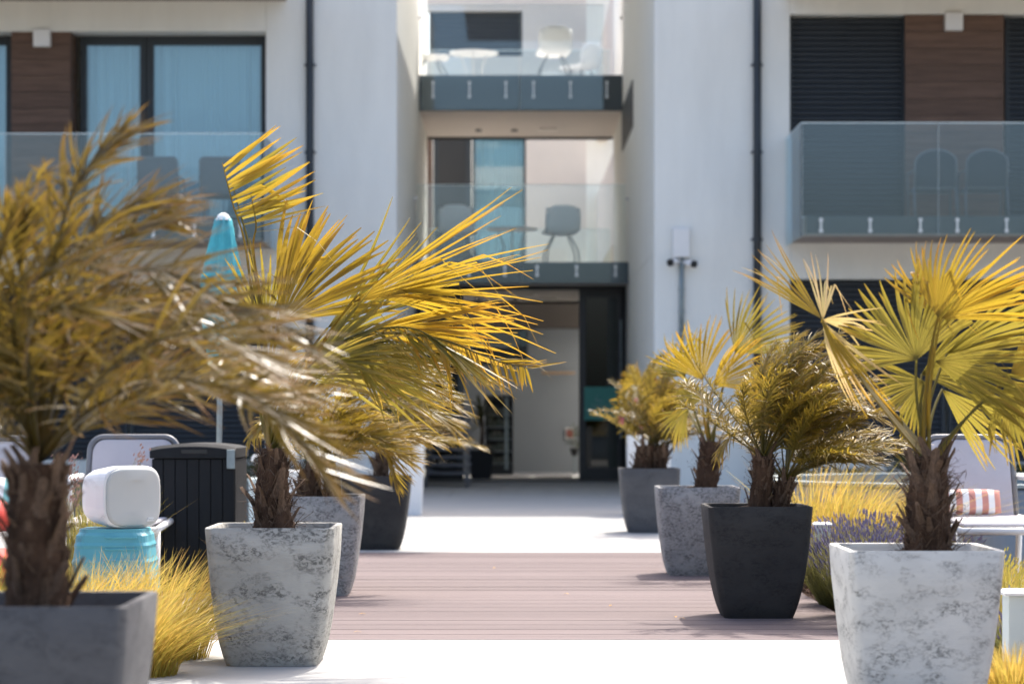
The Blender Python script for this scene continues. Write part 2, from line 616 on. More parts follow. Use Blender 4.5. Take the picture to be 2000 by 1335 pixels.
# ------------------------------------------------------------------ the building
B = empty('hotel_building', (0, 33, 0), 'white rendered building with glass balconies, dark shutters and a recessed entrance', 'building')
DR, DL = 33.0, 34.2              # front planes of the right and left wing
XL, XR = -1.63, 1.94             # the recess between the wings
ROOF = 9.15


def zc(v, D):
    return H + (HY - v) * D / FPX


def xc(u, D):
    return (u - CX) * D / FPX


# right wing: wall pieces around the openings
wr = MB()
xo = xc(1543, DR)
zt, zb = zc(28, DR), zc(420, DR) - .02            # first floor opening
gt, gb = zc(545, DR), .49                          # ground floor opening
wr.box(XR, xo, DR, DR + .4, -.1, ROOF)
wr.box(xo, 12, DR, DR + .4, zt, ROOF)
wr.box(xo, 12, DR, DR + .4, gt, zb)
wr.box(xo, 12, DR, DR + .4, -.1, gb)
wr.box(XR, XR + .3, DR + .4, 46.4, -.1, 3.35)
wr.box(XR, XR + .3, DR + .4, 46.4, 3.35, ROOF)
wr.box(XR + .31, 12, 46.0, 46.3, -.1, ROOF)
wr.box(12.001, 12.2, DR, 46.3, -.1, ROOF)
wr.build('wall', M['plaster'], B, bevel=.012)
wl = MB()
xw = xc(519, DL)
lt, lb = zc(62, DL), zc(432, DL)
lgt = zc(560, DL)
wl.box(xw, XL, DL, DL + .45, -.1, ROOF)
wl.box(-14, xw, DL, DL + .45, lt, ROOF)
wl.box(-14, xw, DL, DL + .45, lgt, lb)
wl.box(-14, xw, DL, DL + .45, -.1, .5)
wl.box(XL - .3, XL, DL + .45, 46.4, -.1, ROOF)
wl.box(-14, XL - .31, 46.0, 46.3, -.1, ROOF)
wl.box(-14.2, -14.001, DL, 46.3, -.1, ROOF)
wl.build('wall', M['plaster'], B, bevel=.012)
# roof over both wings and the mouth of the recess, sealing the wings
rf = MB()  # unseen; part over the recess shaped to set shade and the sunlit wedge
rf.box(-14, XL, DL - .05, 43.2, ROOF + .001, ROOF + .12)
rf.box(-.95, 12, DL - .05, 43.2, ROOF + .001, ROOF + .12)
rf.box(-.95, 12, DR - .02, DL - .06, ROOF + .001, ROOF + .12)
rf.box(-14, XL, 43.21, 46.4, ROOF + .001, ROOF + .12)
rf.box(XR, 12, 43.21, 46.4, ROOF + .001, ROOF + .12)
rf.build('shade_roof', M['soffit'], B)


def slat_shutter(x0, x1, y, z0, z1, pitch=.072, label=None):
    s = MB()
    fw = .05
    s.box(x0, x0 + fw, y - .03, y + .05, z0, z1)
    s.box(x1 - fw, x1, y - .03, y + .05, z0, z1)
    s.box(x0 + fw, x1 - fw, y + .03, y + .05, z0, z1)
    o = s.build('roller_shutter', M['anthracite'], B, bevel=.004)
    n = int((z1 - z0) / pitch)
    p = (z1 - z0) / n
    me = MB()
    wd = x1 - x0 - 2 * fw
    prof = [(.018, .0), (.003, p * .12), (.0, p * .45), (.006, p * .80), (.018, p * .95)]
    me.loft([[V((x, a, c)) for a, c in prof] for x in (.002, wd - .002)], False, False, closed=False)
    mesh = me.mesh('slat', M['shutter'])
    for i in range(n):
        inst('slat', mesh, o, V((x0 + fw, y, z0 + i * p)) - world_loc(o))
    return o


def cladding(x0, x1, y0, y1, z0, z1, n):
    c = MB().box(x0 + .004, x1 - .004, y0 + .016, y1, z0, z1).build('timber_cladding', M['anthracite'], B)
    h = (z1 - z0) / n
    me = MB().box(0, x1 - x0, 0, .015, .003, h - .003).mesh('board', M['wood'])
    me2 = MB().box(0, .014, 0, y1 - y0 - .016, .003, h - .003).mesh('board', M['wood'])
    for i in range(n):
        inst('board', me, c, V((x0, y0, z0 + i * h)) - world_loc(c))
        inst('board', me2, c, V((x1 - .002, y0 + .0155, z0 + i * h)) - world_loc(c))
    return c


def window(x0, x1, y, z0, z1, fw=.09, m=M['anthracite'], curtain=True, seed=1, top=None):
    top = top or fw
    f = MB()
    f.box(x0, x0 + fw, y, y + .08, z0, z1)
    f.box(x1 - fw, x1, y, y + .08, z0, z1)
    f.box(x0 + fw, x1 - fw, y, y + .08, z1 - top, z1)
    f.box(x0 + fw, x1 - fw, y, y + .08, z0, z0 + fw)
    o = f.build('window', m, B, bevel=.006)
    box('pane', M['window_glass'], o, x0 + fw - .005, x1 - fw + .005, y + .035, y + .045, z0 + fw - .005, z1 - top + .005)
    if curtain:
        r = random.Random(seed)
        c = MB()
        n = int((x1 - x0) / .012)
        ph = r.random() * 9
        row = []
        for i in range(n + 1):
            x = x0 + .02 + (x1 - x0 - .04) * i / n
            yy = y + .19 + .055 * math.sin(x * 44 + ph + 2.2 * math.sin(x * 6.3)) * (.45 + .55 * math.sin(x * 3.1 + ph)) + .022 * math.sin(x * 97 + 2 * math.sin(x * 11))
            row.append((x, yy))
        c.loft([[V((a, b_, z)) for a, b_ in row] for z in (z0 + .02, z1 - .02)], False, False, closed=False)
        c.build('curtain', M['curtain'], o, smooth=True)
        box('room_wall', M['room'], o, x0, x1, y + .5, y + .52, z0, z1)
    return o


# right wing fill of the openings
yr = DR + .18
slat_shutter(xo + .005, xc(1768, yr), yr, zb, zt - .03)
cladding(xc(1768, DR) , xc(1960, DR) , DR + .02, DR + .36, zb, zt - .004, 12)
slat_shutter(xc(1963, yr), 8.6, yr, zb, zt - .03)
slat_shutter(xo + .005, xc(1845, yr), yr, gb + .002, gt - .01)
slat_shutter(xc(1852, yr), 8.6, yr, gb + .002, gt - .01)
# left wing
yl = DL + .38
window(xc(157, yl), xc(285, yl), yl, lb, zc(65, yl), .085, seed=2, top=.17)
window(xc(278, yl) + .06, xw - .004, yl, lb, zc(65, yl), .10, seed=5, top=.17)
cladding(xc(22, DL + .02), xc(137, DL + .02), DL + .02, DL + .45, lb, zc(53, DL + .02), 12)
window(-10.6, xc(24, yl), yl, lb, zc(65, yl), .09, seed=8, top=.17)
slat_shutter(-10.5, xc(250, DL + .2), DL + .2, .505, lgt - .01)
slat_shutter(xc(255, DL + .2), xw - .004, DL + .2, .505, lgt - .01)

# wall lamps above the cladding
for u, v, D in ((82, 75, DL), (1863, 43, DR)):
    c = P(u, v, D - .05)
    box('wall_lamp', M['white_plastic'], B, c.x - .12, c.x + .12, D - .09, D + .019, c.z - .12, c.z + .12, bevel=.008)


def downpipe(u, D):
    x = xc(u, D)
    m = MB()
    m.tube([(x, D - .075, -.05), (x, D - .075, ROOF)], .055, 14)
    o = m.build('downpipe', M['pipe'], B, smooth=True)
    for v in (298, 128, 468, 640, -60):
        z = zc(v, D)
        c = MB().tube([(x, D - .075, z - .025), (x, D - .075, z + .025)], .062, 14)
        c.box(x - .085, x + .085, D - .02, D - .001, z - .012, z + .012)
        c.build('pipe_clip', M['pipe'], o)


downpipe(606, DL)
downpipe(1478, DR)


def fixing(parent, x, y, z0, z1):
    m = MB()
    m.tube([(x, y, z0), (x, y + .02, z0)], .028, 10)
    m.tube([(x, y, z1), (x, y + .02, z1)], .028, 10)
    m.box(x - .014, x + .014, y + .006, y + .018, z0, z1)
    m.build('glass_fixing', M['steel'], parent, smooth=False)


def glass_panel(parent, x0, x1, y0, y1, z0, z1):
    g_ = box('glass_panel', M['balcony_glass'], parent, x0, x1, y0, y1, z0, z1)
    e = MB()
    if x1 - x0 > y1 - y0:
        e.box(x0, x1, y0 - .001, y1 + .001, z1 + .0005, z1 + .012)
        e.box(x0 - .004, x0 - .0005, y0, y1, z0, z1)
    else:
        e.box(x0 - .001, x1 + .001, y0, y1, z1 + .0005, z1 + .012)
    e.build('glass_edge', M['edge_glass'], parent)
    return g_


def wing_balcony(x0, x1, yf, yb, ztop, zrail, seams, fixu, open_side, side_glass=True):
    s = MB().box(x0, x1, yf + .04, yb, ztop - .22, ztop)
    o = s.build('balcony', M['soffit'], B)
    box('fascia', M['fascia'], o, x0, x1, yf + .024, yf + .039, ztop - .225, ztop + .004)
    ed = [x0 - .06] + [xc(u, yf) for u in seams] + [x1]
    for a, b_ in zip(ed[:-1], ed[1:]):
        glass_panel(o, a + .006, b_ - .006, yf - .012, yf + .006, ztop - .26, zrail)
    for u in fixu:
        fixing(o, xc(u, yf), yf - .035, ztop - .19, ztop - .05)
    if open_side and side_glass:
        xs = x0 - .06 if open_side < 0 else x1 + .06
        glass_panel(o, xs - .012, xs + .006, yf + .012, yb - .02, ztop - .26, zrail)
    return o


zfr = zc(422, 31.2)
wing_balcony(xc(1575, 31.2), 9, 31.2, DR - .004, zfr, zc(241, 31.2), (1832, 2092), (1603, 1699, 1797, 1869, 1965, 2040), -1)
YB = 32.3
zfl = zc(433, YB)
wb = MB().box(-11, xc(512, YB), YB + .04, DL - .004, zfl - .22, zfl).build('balcony', M['soffit'], B)
box('fascia', M['fascia'], wb, -11, xc(512, YB), YB + .024, YB + .039, zfl - .225, zfl + .004)
for a, b_ in ((-8.9, xc(10, YB)), (xc(10, YB), xc(250, YB)), (xc(250, YB), xc(512, YB))):
    glass_panel(wb, a + .006, b_ - .006, YB - .012, YB + .006, zfl - .26, zc(262, YB))
glass_panel(wb, xc(512, YB) + .002, xc(512, YB) + .02, YB + .012, DL - .02, zfl - .26, zc(262, YB))
for u in (40, 135, 230, 300, 380, 470):
    fixing(wb, xc(u, YB), YB - .035, zfl - .19, zfl - .05)
# balcony slabs of the floor above
box('balcony', M['soffit'], B, -11, xc(533, YB), YB, DL - .004, zc(3, DL), zc(3, DL) + .22)
box('balcony', M['soffit'], B, xc(1560, 31.2), 9, 31.2, DR - .004, zc(-6, DR), zc(-6, DR) + .22)

# bridges across the recess
for (yf, vt, vb, vr, seam, fixu, x1g) in ((42.4, 147, 216, 11, 1015, (846, 917, 988, 1042, 1114, 1185), 1207),
                                          (40.2, 512, 553, 362, 1018, (846, 916, 986, 1049, 1126, 1202), 1224)):
    zt_, zb_ = zc(vt, yf), zc(vb, yf)
    s = MB().box(XL + .002, XR - .002, yf + .04, 46.4, zb_, zt_)
    o = s.build('bridge', M['plaster_warm'], B)
    box('fascia', M['fascia'], o, XL + .003, xc(seam, yf) - .004, yf + .02, yf + .039, zb_ - .004, zt_ + .004)
    box('fascia', M['fascia'], o, xc(seam, yf) + .004, XR - .003, yf + .02, yf + .039, zb_ - .004, zt_ + .004)
    xa, xm, xb = XL + .05, xc(seam, yf), XR - .05
    zg = zb_ - .01 if vt == 147 else zt_ - .02
    glass_panel(o, xa, xm - .008, yf - .03, yf - .012, zb_ + .01, zc(vr, yf))
    glass_panel(o, xm + .008, xb - .28 if vt == 147 else xb, yf - .03, yf - .012, zb_ + .01, zc(vr, yf))
    for u in fixu:
        fixing(o, xc(u, yf), yf - .055, zt_ - (zt_ - zb_) * .62, zt_ - (zt_ - zb_) * .22)
    for xx in (XL + .02, XR - .02):
        MB().tube([(xx - .03, yf - .02, zc(vr, yf) - .22), (xx + .03, yf - .02, zc(vr, yf) - .22)], .03, 10).build('glass_fixing', M['steel'], o)
    # rear guard rail, rear beam
    glass_panel(o, XL + .06, XR - .06, 46.3, 46.318, zt_, zt_ + 1.02)
    box('rear_beam', M['black'], o, XL + .004, XR - .004, 46.401, 46.45, zb_ - .05, zb_ + .08)
    # fittings on the underside
    box('ceiling_light', M['beige_strip'], o, xc(1052, 45.2), xc(1087, 45.2), 44.9, 45.2, zb_ - .03, zb_ - .001)
    for u in (935, 1005):
        MB().tube([(xc(u, 45.2), 45.2, zb_ - .04), (xc(u, 45.2), 45.2, zb_ - .001)], .06, 10).build('smoke_detector', M['chair_frame'], o)

# the end of the court behind the bridges
court = MB()
YC = 52.0
court.box(-6, xc(820, YC), YC, YC + .3, -.1, 9.3)
court.box(xc(820, YC), xc(1145, YC), YC, YC + .3, zc(640, YC) , zc(430, YC) - .9)
court.box(xc(820, YC), xc(1145, YC), YC, YC + .3, zc(275, YC) + .25, zc(110, YC))
court.box(xc(820, YC), xc(1145, YC), YC, YC + .3, zc(22, YC), 10.2)
court.box(xc(1027, YC), xc(1145, YC), YC, YC + .3, zc(430, YC) - .9, zc(275, YC) + .25)
court.box(xc(1020, YC), xc(1145, YC), YC, YC + .3, zc(110, YC), zc(22, YC))
court.build('rear_wall', M['plaster_warm'], B)
cr = MB().box(xc(1145, YC), 6, 57, 57.3, -.1, 12.5)
cr.build('rear_wall', M['plaster'], B)
# receding parapet band of the side gallery
gal = MB().box(XR + .06, XR + .3, 46.5, 57, 4.55, 6.35)
gal.box(XR + .06, XR + .3, 46.5, 57, 7.6, 9.6)
gal.build('gallery_parapet', M['plaster_warm'], B)
# windows in the rear wall
zc0, zc1 = zc(430, YC) - .9, zc(275, YC) + .25
cladding(xc(822, YC), xc(844, YC), YC + .02, YC + .2, zc0, zc1, 10)
dd = MB().box(xc(846, YC), xc(921, YC), YC + .1, YC + .2, zc0, zc1).build('balcony_door', M['anthracite'], B)
box('pane', M['black'], dd, xc(856, YC), xc(910, YC), YC + .085, YC + .099, zc0 + .2, zc1 - .2)
window(xc(922, YC), xc(1027, YC), YC + .1, zc0, zc1, .05, seed=12)
slat_shutter(xc(838, YC), xc(1020, YC), YC + .12, zc(110, YC), zc(22, YC), .1)
# thin dark strip panel on the right side wall of the recess
sw = MB().box(XR - .02, XR - .001, 38.7, 42.3, 5.75, 6.5)
sw.build('dark_side_panel', M['anthracite'], B, bevel=.004)

# entrance lobby
YD = 41.0
lob = MB()
lob.box(xc(790, 48.2), 3.2, 48.2, 48.4, -.1, zc(638, 48.2))
lob.box(-3.2, XL - .31, YD + .4, 48.2, -.1, 3.2)
lob.build('lobby_wall', M['lobby_wall'], B)
box('lobby_beam', M['lobby_ceiling'], B, XL + .002, XR - .002, 47.6, 48.1, zc(640, 47.6), zc(570, 47.6))
box('lobby_floor', M['paving'], B, XL + .002, XR - .002, 40.52, 51.9, -.09, .012)
box('door_threshold', M['anthracite'], B, XL + .002, XR - .002, YD - .02, YD + .12, .0125, .035)
# lobby window with blue glass high on the rear wall, handrail, notice, ceiling lamp
lw = MB().box(xc(890, 48.1), xc(1030, 48.1), 48.15, 48.198, zc(712, 48.1), zc(645, 48.1)).build('lobby_window', M['anthracite'], B)
box('pane', M['galv'], lw, xc(905, 48.1), xc(1012, 48.1), 48.13, 48.149, zc(678, 48.1), zc(648, 48.1))
box('pane', M['window_glass'], lw, xc(1014, 48.1), xc(1028, 48.1), 48.13, 48.149, zc(676, 48.1), zc(646, 48.1))
hr = MB().tube([P(1058, 728, 48.05), P(1124, 728, 48.05)], .028, 8)
hr.build('handrail', M['tan_wood'], B)
box('ceiling_light', M['beige_strip'], B, xc(1056, YD), xc(1117, YD), YD - .3, YD - .05, zc(558, YD), zc(558, YD) + .03)


def door_leaf(x0, x1, y, z0, z1, sign=False):
    f = MB()
    fw = .115
    f.box(x0, x0 + fw, y, y + .07, z0, z1)
    f.box(x1 - fw, x1, y, y + .07, z0, z1)
    f.box(x0 + fw, x1 - fw, y, y + .07, z1 - .13, z1)
    f.box(x0 + fw, x1 - fw, y, y + .07, z0, z0 + .2)
    o = f.build('entrance_door', M['black'], B, bevel=.006)
    box('pane', M['door_glass'], o, x0 + fw - .004, x1 - fw + .004, y + .03, y + .04, z0 + .196, z1 - .126)
    MB().tube([(x1 - fw / 2, y - .05, z0 + .7), (x1 - fw / 2, y - .05, z1 - .5)], .014, 8).build('handle', M['galv'], o)
    return o


dz1 = zc(566, YD)
door = door_leaf(xc(1131, YD), xc(1219, YD), YD, .045, dz1)
fr = MB()
fr.box(XR - .09, XR - .003, YD, YD + .1, .036, zc(553, YD))
fr.box(XL + .003, XL + .1, YD, YD + .1, .036, zc(553, YD))
fr.box(XL + .1, XR - .09, YD - .01, YD + .1, dz1 + .004, zc(548, YD))
fr.build('door_frame', M['black'], B, bevel=.006)
door_leaf(xc(832, YD), xc(905, YD), YD + .02, .045, dz1)
# sign on the door: swan-like curve over a line of lettering
sx0, sx1, sz0, sz1 = xc(1141, YD), xc(1204, YD), zc(820, YD), zc(755, YD)
box('door_sign', M['green_sign'], door, sx0, sx1, YD - .006, YD + .026, sz0, sz1)
sg = MB()
cxs = (sx0 + sx1) / 2 - .02
pts = [V((cxs + .005, 0, sz0 + .44)), V((cxs - .045, 0, sz0 + .42)), V((cxs - .06, 0, sz0 + .37)), V((cxs - .03, 0, sz0 + .335)), V((cxs + .03, 0, sz0 + .33)), V((cxs + .09, 0, sz0 + .31))]
pp = smooth_path([p + V((0, YD - .008, 0)) for p in pts], 18)
sg.strip(pp, [.012 + .022 * math.sin(math.pi * i / 18) for i in range(19)], V((.5, 0, .8)).normalized(), .5)
sg.build('swan_emblem', M['sign_print'], door)
tx = MB()
x = cxs - .13
for k, strokes in enumerate(('lcm', 'lr', 'lrm', 'lcm', 'lr', 'cm')):
    h0, h1, wl_ = sz0 + .215, sz0 + .285, .038
    y_ = YD - .0095
    for s_ in strokes:
        a = {'l': (0, .008, h0, h1), 'r': (wl_ - .008, wl_, h0, h1), 'c': (wl_ / 2 - .004, wl_ / 2 + .004, h0, h1), 'm': (.009, wl_ - .009, h1 - .009, h1)}[s_]
        tx.box(x + a[0], x + a[1], y_, y_ + .003, a[2], a[3])
    x += .047
tx.build('sign_lettering', M['sign_print'], door)

# ------------------------------------------------------------------ fittings and furniture by the building
q = P(1330, 474, DR - .07)
un = empty('security_camera_unit', (q.x, DR, q.z), 'grey-white box with two black-faced cameras and a conduit on the right wing wall', 'security camera')
box('housing', M['white_plastic'], un, q.x - .115, q.x + .115, DR - .13, DR - .002, q.z - .2, q.z + .2, bevel=.012)
MB().tube([(q.x + .01, DR - .05, q.z - .2), (q.x + .01, DR - .05, q.z - 1.35)], .033, 12).build('conduit', M['galv'], un, smooth=True)
for k in range(4):
    MB().tube([(q.x + .01, DR - .05, q.z - .32 - .3 * k), (q.x + .01, DR - .05, q.z - .35 - .3 * k)], .04, 12).build('conduit_clip', M['galv'], un)
for s, zz in ((-1, 0), (1, -.02)):
    cx_, cz_ = q.x + .01 + s * .14, q.z - .265 + zz
    a = V((cx_ - s * .1, DR - .05, cz_ + .02))
    b_ = V((cx_ + s * .02, DR - .16, cz_ - .01))
    c1 = MB().tube([a, a.lerp(b_, .9)], .045, 14).build('camera_body', M['white_plastic'], un, smooth=True)
    MB().tube([a.lerp(b_, .88), b_ + (b_ - a).normalized() * .02], .05, 14).build('lens_face', M['black'], c1)


def shell_chair(name):
    r = empty(name, (0, 0, 0))
    m = MB()
    # seat shell with curved back, open sides: profile swept across
    prof = [(-.24, .44), (-.18, .455), (0, .44), (.14, .44), (.20, .48), (.235, .56), (.26, .68), (.275, .80), (.28, .84)]
    rows = []
    for k in range(11):
        f = (k / 10 - .5) * 2
        row = []
        for i, (y, z) in enumerate(prof):
            t = i / (len(prof) - 1)
            wd = .25 - (.05 * max(0, t - .82) / .18) ** 1 * (1 if t > .8 else 0)
            up = .06 * abs(f) ** 2.5 * (1 - abs(t - .45)) if t < .75 else 0
            fw = -.05 * abs(f) ** 2 * (t > .5)
            dz = -.05 * abs(f) ** 4 * (t > .9)
            row.append(V((f * wd, y + fw, z + up + dz)))
        rows.append(row)
    m.loft(rows, False, False, closed=False)
    o = m.build('seat_shell', M['chair_pale'], r, smooth=True)
    sd = o.modifiers.new('solid', 'SOLIDIFY')
    sd.thickness = .012
    for sx in (-1, 1):
        for sy in (-1, 1):
            MB().tube([(sx * .10, sy * .09, .44), (sx * .21, sy * .21, .22), (sx * .235, sy * .24, 0)], .011, 8).build('leg', M['chair_legs'], r, smooth=True)
    return r


def place(proto, first, loc, rz, label, cat, group):
    o = proto if first else copy_tree(proto)
    o.location = loc
    o.rotation_euler = (0, 0, R(rz))
    if 'shell' in label:
        o.scale = (1.22, 1.22, 1.22)
    return tag(o, label, cat, group)


z2, z1 = zc(147, 42.4), zc(512, 40.2)
sc0 = shell_chair('shell_chair')
gsh = 'pale shell chairs on the bridge balconies'
place(sc0, True, (xc(1082, 43.7), 43.7, z2), 185, 'large pale shell chair with its back to the upper balcony glass', 'chair', gsh)
place(sc0, False, (xc(842, 44.3), 44.3, z2), 100, 'pale shell chair at the left end of the upper balcony', 'chair', gsh)
place(sc0, False, (xc(1135, 45.6), 45.6, z2), 230, 'small looking pale shell chair at the right end of the upper balcony', 'chair', gsh)
place(sc0, False, (xc(895, 41.3), 41.3, z1), 172, 'pale shell chair on the lower balcony, left of its table', 'chair', gsh)
place(sc0, False, (xc(1096, 41.3), 41.3, z1), 186, 'pale shell chair on the lower balcony, right of its table', 'chair', gsh)


def round_table(loc, label):
    r = empty('balcony_table', loc, label, 'table', 'round tables on the bridge balconies')
    x, y, z = loc
    MB().tube([(x, y, z + .70), (x, y, z + .725)], .45, 32).build('table_top', M['table'], r)
    for k in range(3):
        a = R(30 + 120 * k)
        c, s = math.cos(a), math.sin(a)
        MB().tube([(x + .28 * c, y + .28 * s, z + .70), (x + .16 * c, y + .16 * s, z + .4), (x + .33 * c, y + .33 * s, z)], .014, 8).build('leg', M['table'], r, smooth=True)


round_table((xc(925, 44.6), 44.6, z2), 'round pale table on the upper bridge balcony')
round_table((xc(1000, 42.3), 42.3, z1), 'round pale table on the lower bridge balcony')


def sling_chair(name, arch):
    r = empty(name, (0, 0, 0))
    top = .92
    n = 14
    ring = []
    if arch:
        for k in range(n + 1):
            a = math.pi * k / n
            ring.append(V((.27 * math.cos(a), 0, top - .16 + .17 * math.sin(a) if 0 < k < n else top - .16)))
    else:
        for a0, cx_, in ((0, .27 - .06), (90, -.27 + .06)):
            for k in range(6):
                a = R(a0 + 18 * k)
                ring.append(V((cx_ + .06 * math.cos(a), 0, top - .06 + .06 * math.sin(a))))
    pts = [V((.27, 0, .45))] + ring + [V((-.27, 0, .45))]
    bk = [V((p.x, .22 + (p.z - .45) * .22, p.z)) for p in pts]
    m = MB()
    m.v += [tuple(p + V((0, -.006, 0))) for p in bk] + [tuple(p + V((0, .006, 0))) for p in bk]
    k = len(bk)
    m.face(list(range(k)))
    m.face(list(range(k, 2 * k))[::-1])
    m.build('backrest', M['arch_fabric'] if arch else M['dark_fabric'], r)
    MB().tube(bk, .014, 8).build('back_frame', M['chair_frame'], r, smooth=True)
    MB().box(-.26, .26, -.24, .22, .425, .455).build('seat', M['dark_fabric'], r, bevel=.01)
    for s in (-1, 1):
        MB().tube([(s * .28, -.24, 0), (s * .29, -.24, .62), (s * .29, -.20, .66), (s * .29, .27, .66)], .014, 8).build('armrest', M['chair_frame'], r, smooth=True)
        MB().tube([(s * .28, .32, 0), (s * .275, .22, .45)], .014, 8).build('leg', M['chair_frame'], r, smooth=True)
    MB().box(-.27, .27, -.245, -.225, .40, .43).build('front_rail', M['chair_frame'], r)
    return r


s1 = sling_chair('armchair', False)
gs = 'dark armchairs on the wing balconies'
place(s1, True, (xc(316, 33.3), 33.2, zfl), 180, 'square-backed dark armchair behind the left balcony glass, further from the wall end', 'chair', gs)
place(s1, False, (xc(436, 33.3), 33.2, zfl), 180, 'square-backed dark armchair at the wall end of the left balcony', 'chair', gs)
s2 = sling_chair('armchair', True)
place(s2, True, (xc(1818, 32.3), 32.2, zfr), 180, 'arch-backed dark armchair behind the seam of the right balcony glass', 'chair', gs)
place(s2, False, (xc(1917, 32.3), 32.2, zfr), 180, 'arch-backed dark armchair on the right balcony, nearer the photo edge', 'chair', gs)


def lounger_stack_piece(z, x, y):
    r = empty('stacked_lounger', (x, y, z))
    f = MB()
    for s in (0, 1):
        f.tube([(x - .30, y - .3 + s * .6, z + .1), (x + .33, y - .3 + s * .6, z + .1), (x + .40, y - .3 + s * .6, z - .02), (x + .36, y - .3 + s * .6, z - .08)], .018, 8)
    for dx in (-.28, .33):
        f.tube([(x + dx, y - .3, z + .1), (x + dx, y + .3, z + .1)], .012, 6)
    f.build('frame', M['chair_frame'], r, smooth=True)
    c = MB()
    c.loft([[V((x + dx, yy, z + .1 + dz)) for dx, dz in ((-.32, .12), (-.2, .04), (0, .0), (.2, .01), (.31, .02))] for yy in (y - .29, y + .29)], False, False, closed=False)
    o = c.build('seat', M['dark_fabric'], r, smooth=True)
    o.modifiers.new('solid', 'SOLIDIFY').thickness = .03
    return r


sp = P(868, 945, 38.5)
stk = None
for k in range(9):
    if stk is None:
        stk = lounger_stack_piece(.12, sp.x, 38.5)
        o = stk
    else:
        o = copy_tree(stk)
        o.location = (sp.x + rnd.uniform(-.015, .015), 38.5, .12 + k * .125)
    lb_ = 'dark grey stacking chair in the pile left of the entrance'
    tag(o, 'lowest dark chair of the pile left of the entrance' if k == 0 else ('topmost dark chair of the pile left of the entrance' if k == 8 else ('second', 'third', 'fourth', 'fifth', 'sixth', 'seventh', 'eighth')[k - 1] + ' dark chair from the bottom of the pile left of the entrance'), 'chair', 'stacked chairs by the entrance')
for s in (-.3, .3):
    for c_ in (stk,):
        MB().tube([(sp.x + .37, 38.5 + s, .0), (sp.x + .34, 38.5 + s, .22)], .02, 8).build('leg', M['chair_frame'], c_)
        MB().tube([(sp.x - .3, 38.5 + s, .0), (sp.x - .28, 38.5 + s, .22)], .02, 8).build('leg', M['chair_frame'], c_)

# drinks cabinet in the lobby
D = 46.2
x0, x1, z0, z1_ = xc(948, D), xc(1002, D), .013, zc(772, D)
vm = empty('drinks_cabinet', ((x0 + x1) / 2, D, 0), 'black glass-fronted drinks cabinet against the lobby wall', 'cabinet')
cb = MB()
cb.box(x0, x1, D, D + .55, z0, z0 + .18)
cb.box(x0, x1, D, D + .55, z1_ - .08, z1_)
cb.box(x0, x0 + .03, D, D + .55, z0 + .18, z1_ - .08)
cb.box(x1 - .03, x1, D, D + .55, z0 + .18, z1_ - .08)
cb.box(x0 + .03, x1 - .03, D + .5, D + .55, z0 + .18, z1_ - .08)
cb.build('cabinet_body', M['black'], vm)
for k in range(5):
    zz = z0 + .2 + k * (z1_ - z0 - .35) / 5
    sh = box('shelf', M['shelf_metal'], vm, x0 + .031, x1 - .031, D + .05, D + .48, zz, zz + .015)
    for j in range(5):
        xx = x0 + .05 + j * .088
        box('carton', M['stock'], sh, xx, xx + .07, D + .1, D + .25, zz + .016, zz + .016 + rnd.uniform(.1, .17))
box('door_post', M['galv'], vm, x1 - .16, x1 - .09, D - .03, D - .001, z0 + .1, z1_ - .05)

# red framed notice on the lobby wall
c = P(1113, 846, 48.1)
nt_ = empty('wall_notice', c, 'small red notice on the lobby wall beside the door', 'sign')
box('backing', M['white_plastic'], nt_, c.x - .085, c.x + .085, 48.16, 48.199, c.z - .11, c.z + .11)
box('print', M['picture'], nt_, c.x - .06, c.x + .06, 48.145, 48.159, c.z - .08, c.z + .08)

# round raised pool wall on the right
pc = V((3.75, 18.95, 0))
pw_ = empty('round_pool', pc, 'round grey metal-walled raised pool right of the lavender', 'pool')
m = MB()
rings = []
for rr, z in ((1.85, -.05), (1.85, .585), (1.83, .6)):
    rings.append([V((pc.x + rr * math.cos(R(a)), pc.y + rr * math.sin(R(a)), z)) for a in range(0, 360, 4)])
m.loft(rings, False, False)
m.build('pool_wall', M['pool_wall'], pw_, smooth=True)
m = MB()
m.loft([[V((pc.x + rr * math.cos(R(a)), pc.y + rr * math.sin(R(a)), z)) for a in range(0, 360, 4)] for rr, z in ((1.865, .601), (1.865, .625), (1.70, .625), (1.70, .50))], False, False)
m.build('rim', M['galv'], pw_)
m = MB()
m.v += [tuple(V((pc.x + 1.71 * math.cos(R(a)), pc.y + 1.71 * math.sin(R(a)), .52))) for a in range(0, 360, 6)]
m.face(list(range(60)))
m.build('water', M['vending_front'], pw_)

# tall white planters flanking the walk in front of the entrance
def tall_planter(x0, x1, D, label):
    r = empty('tall_planter', ((x0 + x1) / 2, D + .22, 0), label, 'planter', 'tall white planters before the entrance')
    cx_, cy = (x0 + x1) / 2, D + .22
    hw = (x1 - x0) / 2
    m = MB()
    m.loft([rrect(cx_, cy, hw * s, hw * s, .02, z) for z, s in ((0, .90), (.9, 1.0))] + [rrect(cx_, cy, hw - .03, hw - .03, .015, .9), rrect(cx_, cy, hw - .035, hw - .035, .015, .8)], True, False)
    m.build('planter_body', M['white_paint'], r)
    m = MB()
    m.loft([rrect(cx_, cy, hw - .03, hw - .03, .01, .82), rrect(cx_, cy, hw - .031, hw - .031, .01, .83)], True, True)
    m.build('soil', M['soil'], r)
    return cx_, cy


tp1 = tall_planter(xc(742, 27.3), xc(827, 27.3), 27.3, 'tall white planter left of the walk, beyond the black pot')
tp2 = tall_planter(xc(1226, 27.3), xc(1311, 27.3), 27.3, 'tall white planter right of the walk, behind the charcoal pot')


